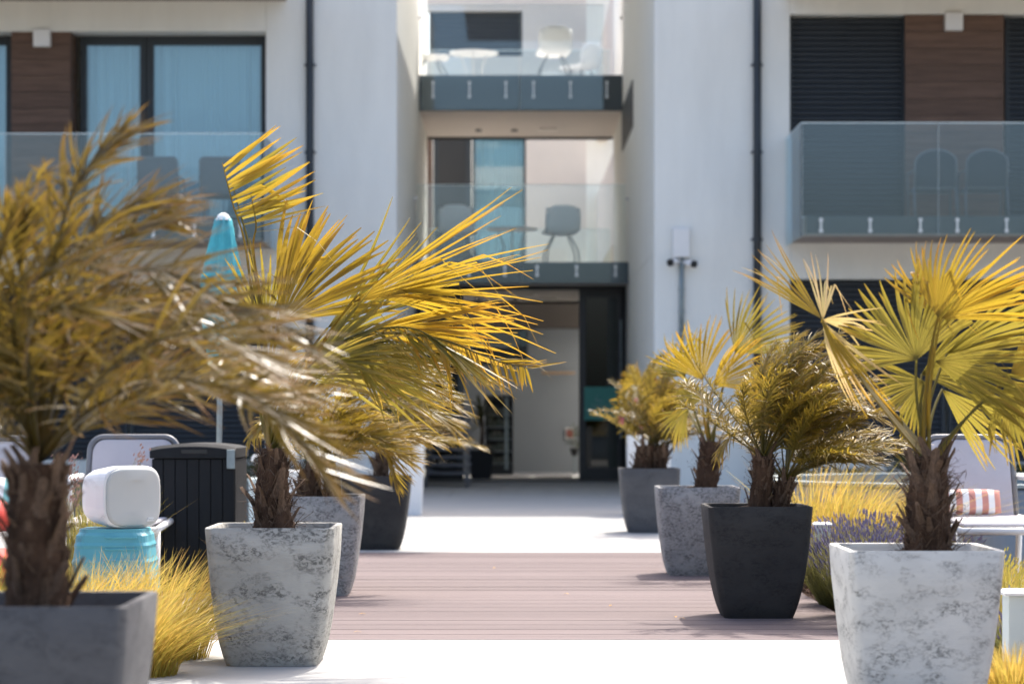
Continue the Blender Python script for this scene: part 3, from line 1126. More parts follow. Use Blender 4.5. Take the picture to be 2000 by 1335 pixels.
def leafy(m, c, rx, ry, rz, n, L, seed, up=.3):
    r = random.Random(seed)
    for _ in range(n):
        d = V((r.gauss(0, 1), r.gauss(0, 1), r.gauss(0, 1))).normalized() * r.random() ** .4
        p = V(c) + V((d.x * rx, d.y * ry, d.z * rz))
        a = (d * .8 + V((r.uniform(-.6, .9), r.uniform(-.6, .6), up + r.uniform(-.5, .6)))).normalized()
        sd = a.cross(V((r.uniform(-1, 1), r.uniform(-1, 1), r.uniform(-1, 1)))).normalized()
        l = L * r.uniform(.6, 1.2)
        pts = [p, p + a * l * .5 + V((0, 0, -.05 * l)), p + a * l + V((0, 0, -.25 * l))]
        m.strip(pts, [l * .06, l * .24, l * .04], sd, r.random())


BLOOMS = []


def shrub(name, c, rx, ry, rz, n, L, seed, material, label, cat='shrub', group=None, flowers=0, zbase=0, stems=5):
    r = random.Random(seed)
    root = empty(name, (c[0], c[1], zbase), label, cat, group)
    m = MB()
    leafy(m, c, rx, ry, rz, n, L, seed)
    for _ in range(6):
        d = V((r.uniform(-1, 1), r.uniform(-1, 1), r.uniform(-.6, 1))) * .75
        leafy(m, (c[0] + d.x * rx, c[1] + d.y * ry, c[2] + d.z * rz), rx * .4, ry * .4, rz * .4, n // 10, L, seed + 1)
    m.build('foliage', material, root)
    s = MB()
    for _ in range(stems):
        e = V(c) + V((r.uniform(-.6, .6) * rx, r.uniform(-.6, .6) * ry, r.uniform(-.2, .6) * rz))
        b0 = V((c[0] + r.uniform(-.1, .1) * rx, c[1], zbase))
        s.tube([b0, b0.lerp(e, .5) + V((r.uniform(-.04, .04), 0, .02)), e], [.012, .008, .004], 6)
    s.build('stem', M['stub'], root)
    if flowers:
        f = MB()
        spots = []
        for _ in range(flowers):
            d = V((r.gauss(0, 1), -abs(r.gauss(0, 1)), r.gauss(0, 1))).normalized()
            p = V(c) + V((d.x * rx, d.y * ry, d.z * rz)) * r.uniform(.75, 1.0)
            spots.append(p)
            if len(spots) < 4:
                spots += [p + V((r.gauss(0, .025), r.gauss(0, .02), r.gauss(0, .025))) for _ in range(7)]
        for p in spots:
            for k in range(5):
                a = R(72 * k + r.uniform(0, 40))
                e = V((math.cos(a), -.5, math.sin(a))).normalized()
                f.strip([p, p + e * .022, p + e * .04], [.01, .03, .012], e.cross(V((0, 1, 0))).normalized(), .5)
        f.build('blossoms', M['pink_flower'], root)
    return root


shrub('oleander', (tp1[0] - .02, tp1[1], 1.12), .34, .3, .34, 1500, .11, 21, SHRUB, 'pink-flowered bush in the left tall white planter', flowers=9, zbase=.83)
shrub('oleander', (tp2[0] + .02, tp2[1], 1.18), .38, .3, .42, 1800, .11, 22, PINN_OLIVE, 'pink-flowered bush in the right tall white planter', flowers=14, zbase=.83)
for u, z_, s_, lb_ in ((1605, .34, 31, 'low dark shrub under the right wing wall, left of the others'), (1690, .30, 32, 'low dark shrub under the right wing wall behind the yellow grass'),
                     (1775, .42, 33, 'taller low shrub under the right wing wall behind the shaggy trunk'), (1905, .36, 34, 'low dark shrub under the right wing wall behind the lounger'),
                     (1990, .36, 35, 'low dark shrub under the right wing wall at the photo edge'), (1540, .3, 30, 'low dark shrub at the left end of the row under the right wing')):
    x = xc(u, 31.8)
    shrub('border_shrub', (x, 31.8, z_ * .7), .36, .3, z_ * .7, 700, .09, s_, SHRUB, lb_, group='low shrubs along the right wing wall')
for u, z_, s_, lb_ in ((480, .42, 41, 'low green shrub behind the dark storage box'), (580, .36, 42, 'low shrub along the left wing wall behind the mottled pot'),
                     (385, .4, 43, 'low shrub along the left wing wall behind the storage box lid')):
    x = xc(u, 32.6)
    shrub('border_shrub', (x, 32.6, z_ * .7), .4, .3, z_ * .7, 700, .1, s_, SHRUB, lb_, group='low shrubs along the left wing wall')

# low grey wall and pale pillar left of the walk, behind the first pots
box('low_wall', M['fascia'], None, -7.5, xc(487, 24.0), 24.0, 24.2, -.05, zc(935, 24))
lw_ = bpy.data.objects['low_wall']
tag(lw_, 'low grey wall beyond the dark storage box', 'wall')
lp = MB()
lp.box(xc(486, 23.0), xc(545, 23.0), 23.0, 23.35, 0, zc(940, 23))
lp.box(xc(484, 23.0), xc(547, 23.0), 22.99, 23.36, zc(940, 23) + .001, zc(940, 23) + .03)
tag(lp.build('planter_box', M['bollard_body'], None, bevel=.008), 'pale square planter box behind the shaggy left trunk', 'planter')
lp2 = MB()
lp2.box(xc(548, 25.0), xc(640, 25.0), 25.0, 25.4, 0, zc(925, 25))
lp2.box(xc(546, 25.0), xc(642, 25.0), 24.99, 25.41, zc(925, 25) + .001, zc(925, 25) + .03)
tag(lp2.build('planter_box', M['white_paint'], None, bevel=.008), 'white low planter box behind the mottled pot with two trunks', 'planter')

# hooked rail
hk = smooth_path([P(517, 990, 20), P(515, 930, 20), P(514, 898, 20), P(510, 890, 20), P(502, 889, 20), P(495, 891, 20), P(492, 900, 20)], 24)
hk = [V((hk[0].x, 20, 0))] + hk
tag(MB().tube(hk, .011, 8).build('hooked_rail', M['white_plastic'], None, smooth=True), 'thin white hooked pipe rail behind the shaggy left trunk', 'rail')

# closed turquoise parasol
D = 18.0
pr = empty('closed_parasol', (xc(425, D), D, 0), 'closed turquoise parasol with a white cap, standing among the left palms', 'parasol')
px, zt_ = xc(436, D), zc(416, D)
MB().tube([(xc(425, D), D, 0), (px - .01, D, zt_ - .1)], .02, 10).build('pole', M['galv'], pr, smooth=True)
MB().tube([(xc(425, D), D, 0), (xc(425, D), D, .06)], .22, 20).build('base', M['white_paint'], pr)
rings = []
for k in range(16):
    t = k / 15
    z = zt_ - .04 - t * 1.12
    rad = (.048 + .092 * math.sin(min(t * 1.5, 1) * math.pi / 2)) * (1 - .55 * max(0, t - .55) / .45) * (1 - .25 * math.exp(-((t - .62) / .05) ** 2))
    ring = []
    for j in range(32):
        a = 2 * math.pi * j / 32
        rr = rad * (1 + .22 * math.sin(a * 8 + 1.3 * math.sin(t * 5)))
        ring.append(V((px - .03 * t + rr * math.cos(a) * 1.05, D + rr * math.sin(a), z + .03 * math.sin(a * 4) * t)))
    rings.append(ring)
MB().loft(rings, True, True).build('canopy', M['teal_fabric'], pr, smooth=True)
MB().loft([[V((px + r_ * math.cos(2 * math.pi * j / 20), D + r_ * math.sin(2 * math.pi * j / 20), z)) for j in range(20)] for r_, z in ((.058, zt_ - .055), (.05, zt_ - .035), (.035, zt_ - .012), (.012, zt_))], False, True).build('cap', M['cap_white'], pr, smooth=True)

# dark storage box
D = 15.2
x0, x1, zt_ = xc(296, D), xc(458, D), zc(868, D)
bx = empty('storage_box', ((x0 + x1) / 2, D + .3, 0), 'black ribbed plastic storage box with a lid, behind the white speaker', 'storage box')
box('box_body', M['bin'], bx, x0 + .012, x1 - .012, D + .016, D + .7, 0, zt_ - .08)
n = 7
pwid = (x1 - x0) / n
for k in range(n):
    box('panel', M['bin'], bx, x0 + k * pwid + .002, x0 + (k + 1) * pwid - .002, D, D + .015, .02, zt_ - .09, bevel=.004)
for k in range(6):
    box('panel', M['bin'], bx, x1 - .011, x1 + .003, D + .02 + k * .11, D + .02 + (k + 1) * .11 - .008, .02, zt_ - .09, bevel=.004)
lid = MB()
lr = []
for y in (D - .02, D + .02, D + .68, D + .72):
    ins = .02 if y in (D - .02, D + .72) else 0
    lr.append([V((x0 - .01, y, zt_ - .085))] + [V((x0 - .01 + (x1 - x0 + .02) * k / 12, y, zt_ - .02 - ins + .028 * math.sin(math.pi * k / 12) ** .7)) for k in range(13)] + [V((x1 + .01, y, zt_ - .085))])
lid.loft(lr, True, True)
lid.build('lid', M['bin'], bx, bevel=.006)
box('handle_recess', M['black'], bx, (x0 + x1) / 2 - .07, (x0 + x1) / 2 + .09, D - .024, D - .0205, zt_ - .055, zt_ - .03)
box('latch', M['galv'], bx, x1 - .045, x1 + .006, D - .036, D - .021, zt_ - .15, zt_ - .03, bevel=.003)


# loungers
def lounger(name):
    """facing -y, raised back at the far end; origin under the backrest foot"""
    r = empty(name, (0, 0, 0))
    f = MB()
    for s in (-1, 1):
        f.tube([(s * .30, -1.25, .43), (s * .30, .05, .46)], .022, 8)
        f.tube([(s * .30, -1.15, .43), (s * .30, -1.2, 0)], .02, 8)
        f.tube([(s * .30, .0, .46), (s * .30, .08, 0)], .02, 8)
    f.tube([(-.30, -1.25, .43), (.30, -1.25, .43)], .022, 8)
    f.tube([(-.30, .05, .46), (.30, .05, .46)], .022, 8)
    f.build('frame', M['white_paint'], r, smooth=True)
    seat = MB()
    seat.box(-.28, .28, -1.22, .02, .455, .475)
    seat.build('seat', M['grey_fabric'], r, bevel=.008)
    pts = [V((.29, 0, .47))]
    for cx_, a0 in ((.20, 0), (-.20, 90)):
        for k in range(7):
            a = R(a0 + 15 * k)
            pts.append(V((cx_ + .09 * math.cos(a), 0, .885 + .09 * math.sin(a))))
    pts.append(V((-.29, 0, .47)))
    bk = [V((p.x * (1 - .03 * (p.z - .4)), .04 + (p.z - .47) * .33, p.z)) for p in pts]
    MB().tube(bk, .018, 8).build('back_frame', M['chair_frame'], r, smooth=True)
    m = MB()
    k = len(bk)
    ins = [V((p.x * .93, p.y, .47 + (p.z - .47) * .965)) for p in bk]
    m.v += [tuple(p + V((0, -.02, 0))) for p in ins] + [tuple(p + V((0, .008, 0))) for p in ins]
    m.face(list(range(k)))
    m.face(list(range(k, 2 * k))[::-1])
    for i in range(k):
        j = (i + 1) % k
        m.face([i, i + k, j + k, j])
    m.build('backrest', M['grey_fabric'], r, bevel=.008)
    for s in (-1, 1):
        MB().tube([(s * .33, -.38, .0), (s * .335, -.36, .68), (s * .335, -.30, .72), (s * .32, .12, .72)], .021, 8).build('armrest', M['white_paint'], r, smooth=True)
    return r


l0 = lounger('sun_lounger')
gl = 'sun loungers beside the walk'
place(l0, True, (xc(1906, 15.4), 15.5, 0), 0, 'white framed sun lounger with a striped cushion right of the shaggy trunk', 'sun lounger', gl)
place(l0, False, (xc(225, 15.0), 15.6, 0), 2, 'sun lounger with a pale raised back behind the white speaker', 'sun lounger', gl)
place(l0, False, (xc(-55, 14.2), 14.4, 0), -6, 'sun lounger cropped by the left edge with a striped cushion on it', 'sun lounger', gl)


def cushion(name, c, w_, h_, t_, rot, label, n=9):
    r = empty(name, c, label, 'cushion', 'striped cushions on the loungers')
    for k in range(n):
        m = MB()
        rings = []
        for xx in (k / n, (k + .5) / n, (k + 1) / n):
            f = xx * 2 - 1
            e = (1 - abs(f) ** 4) * .8 + .2
            rings.append([V(c) + rot @ V((f * w_ / 2, math.cos(a) * t_ / 2 * e, (abs(math.sin(a)) ** .7) * math.copysign(1, math.sin(a)) * h_ / 2 * (1 - .06 * abs(f) ** 3))) for a in [2 * math.pi * j / 16 for j in range(16)]])
        m.loft(rings, k == 0, k == n - 1)
        m.build('stripe', M[('coral_stripe', 'white_stripe', 'teal_stripe', 'white_stripe')[k % 2 if True else 0] if name == 'striped_cushion' and k % 2 == 0 else ('white_stripe' if k % 2 else 'teal_stripe')], r, smooth=True)
    return r


cr_ = Matrix.Rotation(R(-24), 3, 'X')
cushion('striped_cushion', (xc(1900, 15.3), 15.36, .475 + .09), .37, .165, .11, cr_, 'white and coral striped cushion on the right lounger')
cushion('striped_pillow', (xc(-18, 14.0), 14.05, .60), .42, .34, .12, Matrix.Rotation(R(-30), 3, 'X'), 'white and turquoise striped cushion at the left edge')


def bolster(c, rad, ln, label, rz):
    rings = []
    q = Matrix.Rotation(R(rz), 3, 'Z')
    for f, s in ((-1, .55), (-.96, .8), (-.85, .97), (0, 1), (.85, .97), (.96, .8), (1, .55)):
        rings.append([V(c) + q @ V((f * ln / 2, rad * s * math.cos(a), rad * s * math.sin(a))) for a in [2 * math.pi * j / 18 for j in range(18)]])
    o = MB().loft(rings).build('bolster', M['red'], None, smooth=True, origin=V(c))
    return tag(o, label, 'bolster', 'red bolsters at the left edge')


bolster((xc(-32, 13.0), 13.0, zc(1010, 13)), .095, .30, 'upper red bolster at the left edge beside the shaggy trunk', 60)
bolster((xc(-28, 12.6), 12.6, zc(1115, 12.6)), .12, .36, 'lower red bolster at the left edge beside the shaggy trunk', 70)
stl = empty('side_table', (xc(-40, 12.8), 12.8, 0), 'low table under the red bolsters at the left edge', 'table')
box('table_top', M['white_paint'], stl, xc(-120, 12.8), xc(-2, 12.8), 12.5, 13.3, zc(1045, 13), zc(1045, 13) + .02)
for sx in (xc(-115, 12.8), xc(-14, 12.8)):
    for sy in (12.53, 13.25):
        box('leg', M['white_paint'], stl, sx, sx + .03, sy, sy + .03, 0, zc(1045, 13) - .001)
box('table_shelf', M['white_paint'], stl, xc(-112, 12.8), xc(-16, 12.8), 12.535, 13.24, zc(1160, 12.6), zc(1160, 12.6) + .02)

# white loudspeaker on a turquoise ribbed tub
D = 12.6
tb = empty('plastic_tub', (xc(218, D), D + .2, 0), 'upturned turquoise ribbed tub under the white speaker', 'tub')
c0 = V((xc(212, D), D + .22, 0))
zt_ = zc(1034, D)
rings = []
nz = 30
for k in range(nz + 1):
    t = k / nz
    z = zt_ * t
    hw = .24 - .055 * t + (.006 if (k % 5 in (0,)) and k < nz - 2 else 0)
    if t > .96:
        hw -= .012
    rings.append(rrect(c0.x, c0.y, hw, hw * .9, .06, z))
MB().loft(rings).build('tub_body', M['teal'], tb, smooth=False, bevel=0)
for k in range(4):
    z = zt_ - .05 - .06 * k
    hw = .24 - .055 * z / zt_
    box('rib', M['teal'], tb, c0.x - .03, c0.x + hw - .05, c0.y - hw * .9 - .008, c0.y - hw * .9 + .02, z, z + .012, bevel=.004)

sk = empty('loudspeaker', (xc(222, D), D + .2, zt_), 'white rounded loudspeaker turned aside on the turquoise tub', 'loudspeaker')
rot = Matrix.Rotation(R(42), 3, 'Z')
cw = V((xc(217, D), D + .25, zt_ + .166))


def sk_ring(y, sx, sz, bulge):
    pts = []
    n = 40
    for j in range(n):
        a = 2 * math.pi * j / n
        cx_, s_ = math.cos(a), math.sin(a)
        ex = 2 / 3.7
        px_ = math.copysign(abs(cx_) ** ex, cx_)
        pz_ = math.copysign(abs(s_) ** ex, s_)
        pts.append(cw + rot @ V((px_ * sx, y - bulge * (1 - px_ * px_) * .5, pz_ * sz)))
    return pts


m = MB()
m.loft([sk_ring(y, sx, sz, bl) for y, sx, sz, bl in ((.185, .09, .105, 0), (.18, .115, .125, 0), (.10, .145, .145, 0), (-.05, .172, .163, .0), (-.125, .178, .165, .02), (-.135, .174, .161, .03))], True, True)
m.build('cabinet', M['white_plastic'], sk, smooth=False, bevel=.006)
m = MB()
m.loft([sk_ring(y, sx, sz, bl) for y, sx, sz, bl in ((-.1355, .168, .155, .03), (-.145, .166, .153, .045), (-.149, .15, .14, .05), (-.152, .09, .09, .04))], True, True)
m.build('grille', M['speaker_grille'], sk, smooth=True)
m = MB()
ins_ = [(.062, -.128), (.104, -.128), (.106, -.110), (.074, -.110)]
f_ = [cw + rot @ V((a, -.172, b_)) for a, b_ in ins_]
b2 = [cw + rot @ V((a, -.150, b_)) for a, b_ in ins_]
m.loft([b2, f_], True, True)
m.build('badge', M['white_plastic'], sk)
m = MB()
for k in range(4):
    a = .074 + .008 * k
    m.loft([[cw + rot @ V((a + dx + dz * .25, y, -.1235 + dz)) for dx, dz in ((0, 0), (.004, 0), (.004, .009), (0, .009))] for y in (-.1735, -.1715)], True, True)
m.build('badge_lettering', M['speaker_grille'], sk)

# bollard lights in the right bed
for u, v0, v1, D, wd, lb_ in ((1606, 1019, 1060, 15.0, .105, 'white capped garden bollard light among the lavender beside the black pot'),
                             (1994, 1150, 1212, 9.75, .15, 'white capped garden bollard light cropped by the right edge')):
    x = xc(u, D)
    zt_ = zc(v0, D)
    r = empty('bollard_light', (x, D, 0), lb_, 'bollard light', 'bollard lights in the right bed')
    box('body', M['bollard_body'], r, x - wd * .42, x + wd * .42, D - wd * .42, D + wd * .42, -.03 + zt_ * .35, zt_ - .022, bevel=.003)
    box('base', M['galv'], r, x - wd * .38, x + wd * .38, D - wd * .38, D + wd * .38, -.06, zt_ * .35 - .031, bevel=.003)
    m = MB()
    m.loft([rrect(x, D, wd * .54, wd * .54, .004, zt_ - .021, 2), rrect(x, D, wd * .54, wd * .54, .004, zt_ - .010, 2), rrect(x, D, wd * .40, wd * .40, .004, zt_, 2)])
    m.build('cap', M['white_paint'], r)

# ------------------------------------------------------------------ pots
PROF = [(0, .685), (.03, .71), (.08, .745), (.16, .79), (.28, .84), (.42, .885), (.6, .93), (.8, .97), (1, 1)]


def pot(name, x, y, w_, h_, material, label, corner=.05, soil=.06, base=.685):
    r = empty(name, (x, y, 0), label, 'plant pot', 'tapered square pots along the walk')
    hw = w_ / 2
    rings = []
    for t, s in PROF:
        s = 1 - (1 - s) * (1 - base) / .315
        rings.append(rrect(x, y, hw * s, hw * s, corner * (.6 + .4 * s), h_ * t, 6))
    rings.append(rrect(x, y, hw - .004, hw - .004, corner, h_ + .005, 6))
    rings.append(rrect(x, y, hw - .024, hw - .024, corner * .7, h_ + .004, 6))
    rings.append(rrect(x, y, hw - .028, hw - .028, corner * .7, h_ - .004, 6))
    rings.append(rrect(x, y, hw - .045, hw - .045, corner * .6, h_ - soil - .04, 6))
    # tiny irregularities of cast stone
    for i, rg in enumerate(rings):
        for p in rg:
            nn = mnoise.noise(V((p.x * 5 + x * 9, p.y * 5, p.z * 5))) * .006
            p.x += (p.x - x) * nn * 2
            p.y += (p.y - y) * nn * 2
    o = MB().loft(rings, True, False).build('pot_body', material, r, smooth=True)
    bv = o.modifiers.new('edge', 'EDGE_SPLIT')
    bv.split_angle = R(50)
    m = MB()
    n = 14
    hs = hw - .036
    for j in range(n + 1):
        for i in range(n + 1):
            fx, fy = i / n * 2 - 1, j / n * 2 - 1
            zz = h_ - soil + .012 * mnoise.noise(V((fx * 4 + x, fy * 4 + y, 3))) + .03 * math.exp(-(fx * fx + fy * fy) * 5)
            m.v.append((x + fx * hs, y + fy * hs, zz))
    for j in range(n):
        for i in range(n):
            a = j * (n + 1) + i
            m.face([a, a + 1, a + n + 2, a + n + 1])
    m.build('soil', M['soil'], r, smooth=True)
    return V((x, y, h_ - soil))


W, PH = .575, .61
pots = {}
for key, u, Df, m_, lb_, cn, so_, nm in (
        ('L1', 28, 6.2, 'stone_charcoal', 'nearest charcoal grey square pot, cropped at the lower left', .03, .05, 'palm_pot'),
        ('L2', 525, 10.62, 'stone_grey', 'mottled grey square pot standing on the white paving left of the walk', .055, .035, 'palm_pot'),
        ('L3', 612, 14.85, 'stone_mid', 'mottled grey rounded pot on the deck behind the left front pot', .07, .03, 'palm_pot'),
        ('L4', 732, 20.0, 'stone_black', 'black tapered pot at the far left corner of the deck', .06, .03, 'palm_pot'),
        ('R1', 1271, 23.0, 'stone_charcoal', 'farthest charcoal pot right of the walk, on white paving', .05, .02, 'palm_pot'),
        ('R2', 1367, 16.75, 'stone_mid', 'mottled blue-grey pot right of the walk, second from the building', .05, .02, 'palm_pot'),
        ('R3', 1487, 13.15, 'stone_black', 'black ribbed pot with two stumpy trunks right of the deck', .05, .02, 'palm_pot'),
        ('R4', 1812, 8.8, 'stone_light', 'nearest pale mottled square pot at the lower right', .035, .08, 'palm_pot')):
    x = xc(u, Df)
    pots[key] = pot(nm, x, Df + W / 2, W, PH, M[m_], lb_, cn, so_, .655 if key in ('R3', 'L4') else .70)

# ------------------------------------------------------------------ palms
STUBS = []
for k in range(5):
    r = random.Random(50 + k)
    m = MB()
    L_ = r.uniform(.75, 1.25)
    bend = r.uniform(.05, .45)
    pts = [V((0, -bend * t * t * L_ + 0, L_ * t)) for t in (0, .3, .6, 1)]
    wd = [.9, .62, .45, .30 + .1 * r.random()]
    rings = []
    for p, w_ in zip(pts, wd):
        h = w_ * .32
        rings.append([p + V((-w_ / 2, .02, 0)), p + V((0, -h * .5, 0)), p + V((w_ / 2, .02, 0)), p + V((0, h * .35, 0))])
    rings[-1] = [q + V((0, 0, r.uniform(-.1, .12))) for q in rings[-1]]
    m.loft(rings)
    STUBS.append(m.mesh('leaf_base', M['stub']))


def trunk(root, pts, r0, r1, nst, seed, stub=.085, top_w=1.0, fib=160):
    r = random.Random(seed)
    path = smooth_path(pts, 22)
    m = MB()
    rings = []
    n = 22
    for i, p in enumerate(path):
        t = i / 22
        rad = r0 + (r1 - r0) * t
        ring = []
        for k in range(n):
            a = 2 * math.pi * k / n
            nn = 1 + .16 * mnoise.noise(V((math.cos(a) * 2.2 + seed, math.sin(a) * 2.2, p.z * 14))) + .07 * math.sin(i * 2.1 + k * 1.7)
            ring.append(p + V((math.cos(a), math.sin(a), 0)) * rad * nn)
        rings.append(ring)
    m.loft(rings)
    m.build('trunk', M['trunk'], root, smooth=True)
    L0 = world_loc(root)
    ang = 0
    for k in range(nst):
        t = .08 + .92 * (k + .5) / nst
        ang += 2.399963 + r.uniform(-.3, .3)
        i = min(int(t * 22), 21)
        p = path[i].lerp(path[i + 1], t * 22 - i)
        rad = r0 + (r1 - r0) * t
        d = V((math.sin(ang), -math.cos(ang), 0))
        pos = p + d * rad * .86
        s = stub * r.uniform(.4, 1.25) * (1 if t < .85 else top_w)
        tilt = r.uniform(.08, .5) if t < .9 else r.uniform(.1, .35)
        inst('leaf_base', r.choice(STUBS), root, pos - L0, (tilt + (.0), r.uniform(-.55, .55), ang), (s * r.uniform(.5, .8), s * .7, s))
    f = MB()
    for k in range(fib):
        t = r.random()
        i = min(int(t * 22), 21)
        p = path[i]
        a = r.uniform(0, 6.28)
        rad = (r0 + (r1 - r0) * t)
        d = V((math.cos(a), math.sin(a), 0))
        p0 = p + d * rad * .95
        l = r.uniform(.03, .10)
        p1 = p0 + d * l * r.uniform(.1, .6) + V((r.uniform(-.5, .7) * l, 0, r.uniform(-.4, 1.0) * l))
        p2 = p1 + V((r.uniform(-.3, .6), r.uniform(-.3, .3), r.uniform(-.7, .3))) * l * .6
        f.strip([p0, p1, p2], [.004, .003, .001], V((r.uniform(-1, 1), r.uniform(-1, 1), .3)).normalized(), .5)
    o = f.build('fibres', M['fibre'], root)
    o['kind'] = 'stuff'
    return path[-1]


WIND = V((1, .05, 0))
DOWN = V((0, 0, -1))


def feather(root, spine, L, n, w_, material, r, sides=(1, -1), a0=62, a1=24, t0=.18, kw=.35, kg=.18, raise_=25, up=None, prof=None, rach=.007, name='frond', jit=9, fixdir=None, ns=26):
    sp_ = smooth_path(spine, ns)
    m = MB()
    m.tube(sp_, [rach * (1.15 - .95 * i / ns) for i in range(ns + 1)], 5, False, (r.random() * .5, .1))
    nom = up or V((0, -.25, 1))
    for i in range(n):
        t = t0 + (1 - t0) * (i + .5 * r.random()) / n
        x = t * ns
        k = min(int(x), ns - 1)
        p = sp_[k].lerp(sp_[k + 1], x - k)
        T = (sp_[k + 1] - sp_[k]).normalized()
        Bn = T.cross(nom)
        if Bn.length < .05:
            Bn = V((0, 1, 0))
        Bn.normalize()
        Nn = Bn.cross(T).normalized()
        pf = prof(t) if prof else (.55 + .45 * math.sin(min(t * 1.9, 1.57))) * (1 - .5 * max(0, t - .6) / .4)
        for s in sides:
            a = R(a0 + (a1 - a0) * t + r.gauss(0, jit))
            ra = R(raise_ + r.gauss(0, 14))
            d = T * math.cos(a) + (Bn * s * math.cos(ra) + Nn * math.sin(ra)) * math.sin(a)
            if fixdir:
                fd = fixdir(t, r)
                d = (fd * .85 + d * .15).normalized()
            ln = L * pf * r.uniform(.78, 1.12)
            bend = (WIND * kw * r.uniform(.5, 1.3) + DOWN * kg * r.uniform(.3, 1.5))
            pts = []
            kink = r.random() < .07
            for q_ in (0, .25, .5, .75, 1):
                pp_ = p + d * ln * q_ + bend * ln * q_ * q_
                if kink and q_ > .6:
                    pp_ += DOWN * ln * (q_ - .6) * 1.3
                pts.append(pp_)
            sd = d.cross(Nn + V((r.gauss(0, .35), r.gauss(0, .35), r.gauss(0, .35))))
            if sd.length < .05:
                sd = Bn
            sd.normalize()
            ww = w_ * r.uniform(.75, 1.2)
            m.strip(pts, [ww * .5, ww, ww * .95, ww * .65, ww * .08], sd, r.random(), fold=.22)
    return m.build(name, material, root)


def arc(c, az, el, length, kw, kg, n=9):
    d = V((math.cos(az) * math.cos(el), math.sin(az) * math.cos(el), math.sin(el)))
    p = V(c)
    out = [p.copy()]
    for i in range(n):
        f = (i + .5) / n
        d = (d + (WIND * kw + DOWN * kg) * f / n * 2).normalized()
        p = p + d * length / n
        out.append(p.copy())
    return out


def fan(root, base, hub, lo, hi, Rr, nseg, material, r, tilt=0, lean=0, join=.54, kw=.14, kg=.10, broken=.08, pet=.009, bow=.12, curl=None, name='leaf', wmul=1.0, Rvar=.10):
    """fan-shaped leaf: petiole from base to hub, nseg pleated segments between image angles lo and hi"""
    mid = R((lo + hi) / 2)
    a = V((math.cos(mid), 0, math.sin(mid)))
    n0 = V((0, -1, 0))
    b = n0.cross(a) * -1
    q = Matrix.Rotation(R(tilt), 3, a)
    n0, b = q @ n0, q @ b
    q = Matrix.Rotation(R(lean), 3, b)
    n0, a = q @ n0, q @ a
    m = MB()
    base, hub = V(base), V(hub)
    mp = base.lerp(hub, .5) + V((0, 0, bow * (hub - base).length)) - WIND * .04
    pt = [base.lerp(mp, t).lerp(mp.lerp(hub, t), t) for t in [i / 9 for i in range(10)]]
    m.tube(pt, [pet * (1.25 - .55 * i / 9) for i in range(10)], 6, False, (.35, .25))
    half = R(hi - lo) / 2
    if curl is None:
        curl = r.uniform(-.28, .28)
    wob, wph = r.uniform(.05, .16), r.uniform(0, 6)
    dth = 2 * half / nseg
    gx = b.x and 1 or 1
    TT = (0, .2 * join / .5, .36 * join / .5, join, join + (1 - join) * .3, join + (1 - join) * .55, join + (1 - join) * .78, 1)
    for i in range(nseg):
        ph = -half + (i + .5) * dth
        # image angles grow anticlockwise: b must point to +90 deg of a
        d = a * math.cos(ph) + b * math.sin(ph)
        e = b * math.cos(ph) - a * math.sin(ph)
        c2 = math.cos(ph * .55)
        L_ = Rr * (.74 + .26 * c2) * r.uniform(1 - Rvar, 1 + Rvar * .6)
        bend = WIND * kw * r.uniform(.6, 1.4) + DOWN * kg * r.uniform(.2, 1.8) + n0 * (curl * r.uniform(.5, 1.2) + wob * math.sin(ph * 3.1 + wph) + r.gauss(0, .05))
        kk = r.random() < broken
        kt = r.uniform(.52, .8)
        kd = (DOWN * r.uniform(.5, 1.1) + WIND * r.uniform(-.1, .8) + V((0, r.uniform(-.3, .3), 0))).normalized()
        pts, wd = [], []
        for t in TT:
            p = hub + d * L_ * min(t, kt if kk else t) + bend * L_ * t * t
            if kk and t > kt:
                p = p + kd * L_ * (t - kt) * 1.1
            pts.append(p)
            full = 2 * math.tan(dth / 2) * Rr * .92
            if t <= join:
                ww = full * t * 1.03
            else:
                ww = full * join * (1 - ((t - join) / (1 - join)) ** 1.7 * .82)
            wd.append(max(ww * wmul, .0015))
        # pleats: alternate the fold
        m.strip(pts, wd, e, r.random(), fold=.34)
    return m.build(name, material, root)


def pxl(lst, D):
    return [P(u, v, D + dd) for u, v, dd in lst]


gp = 'palms in the pots along the walk'

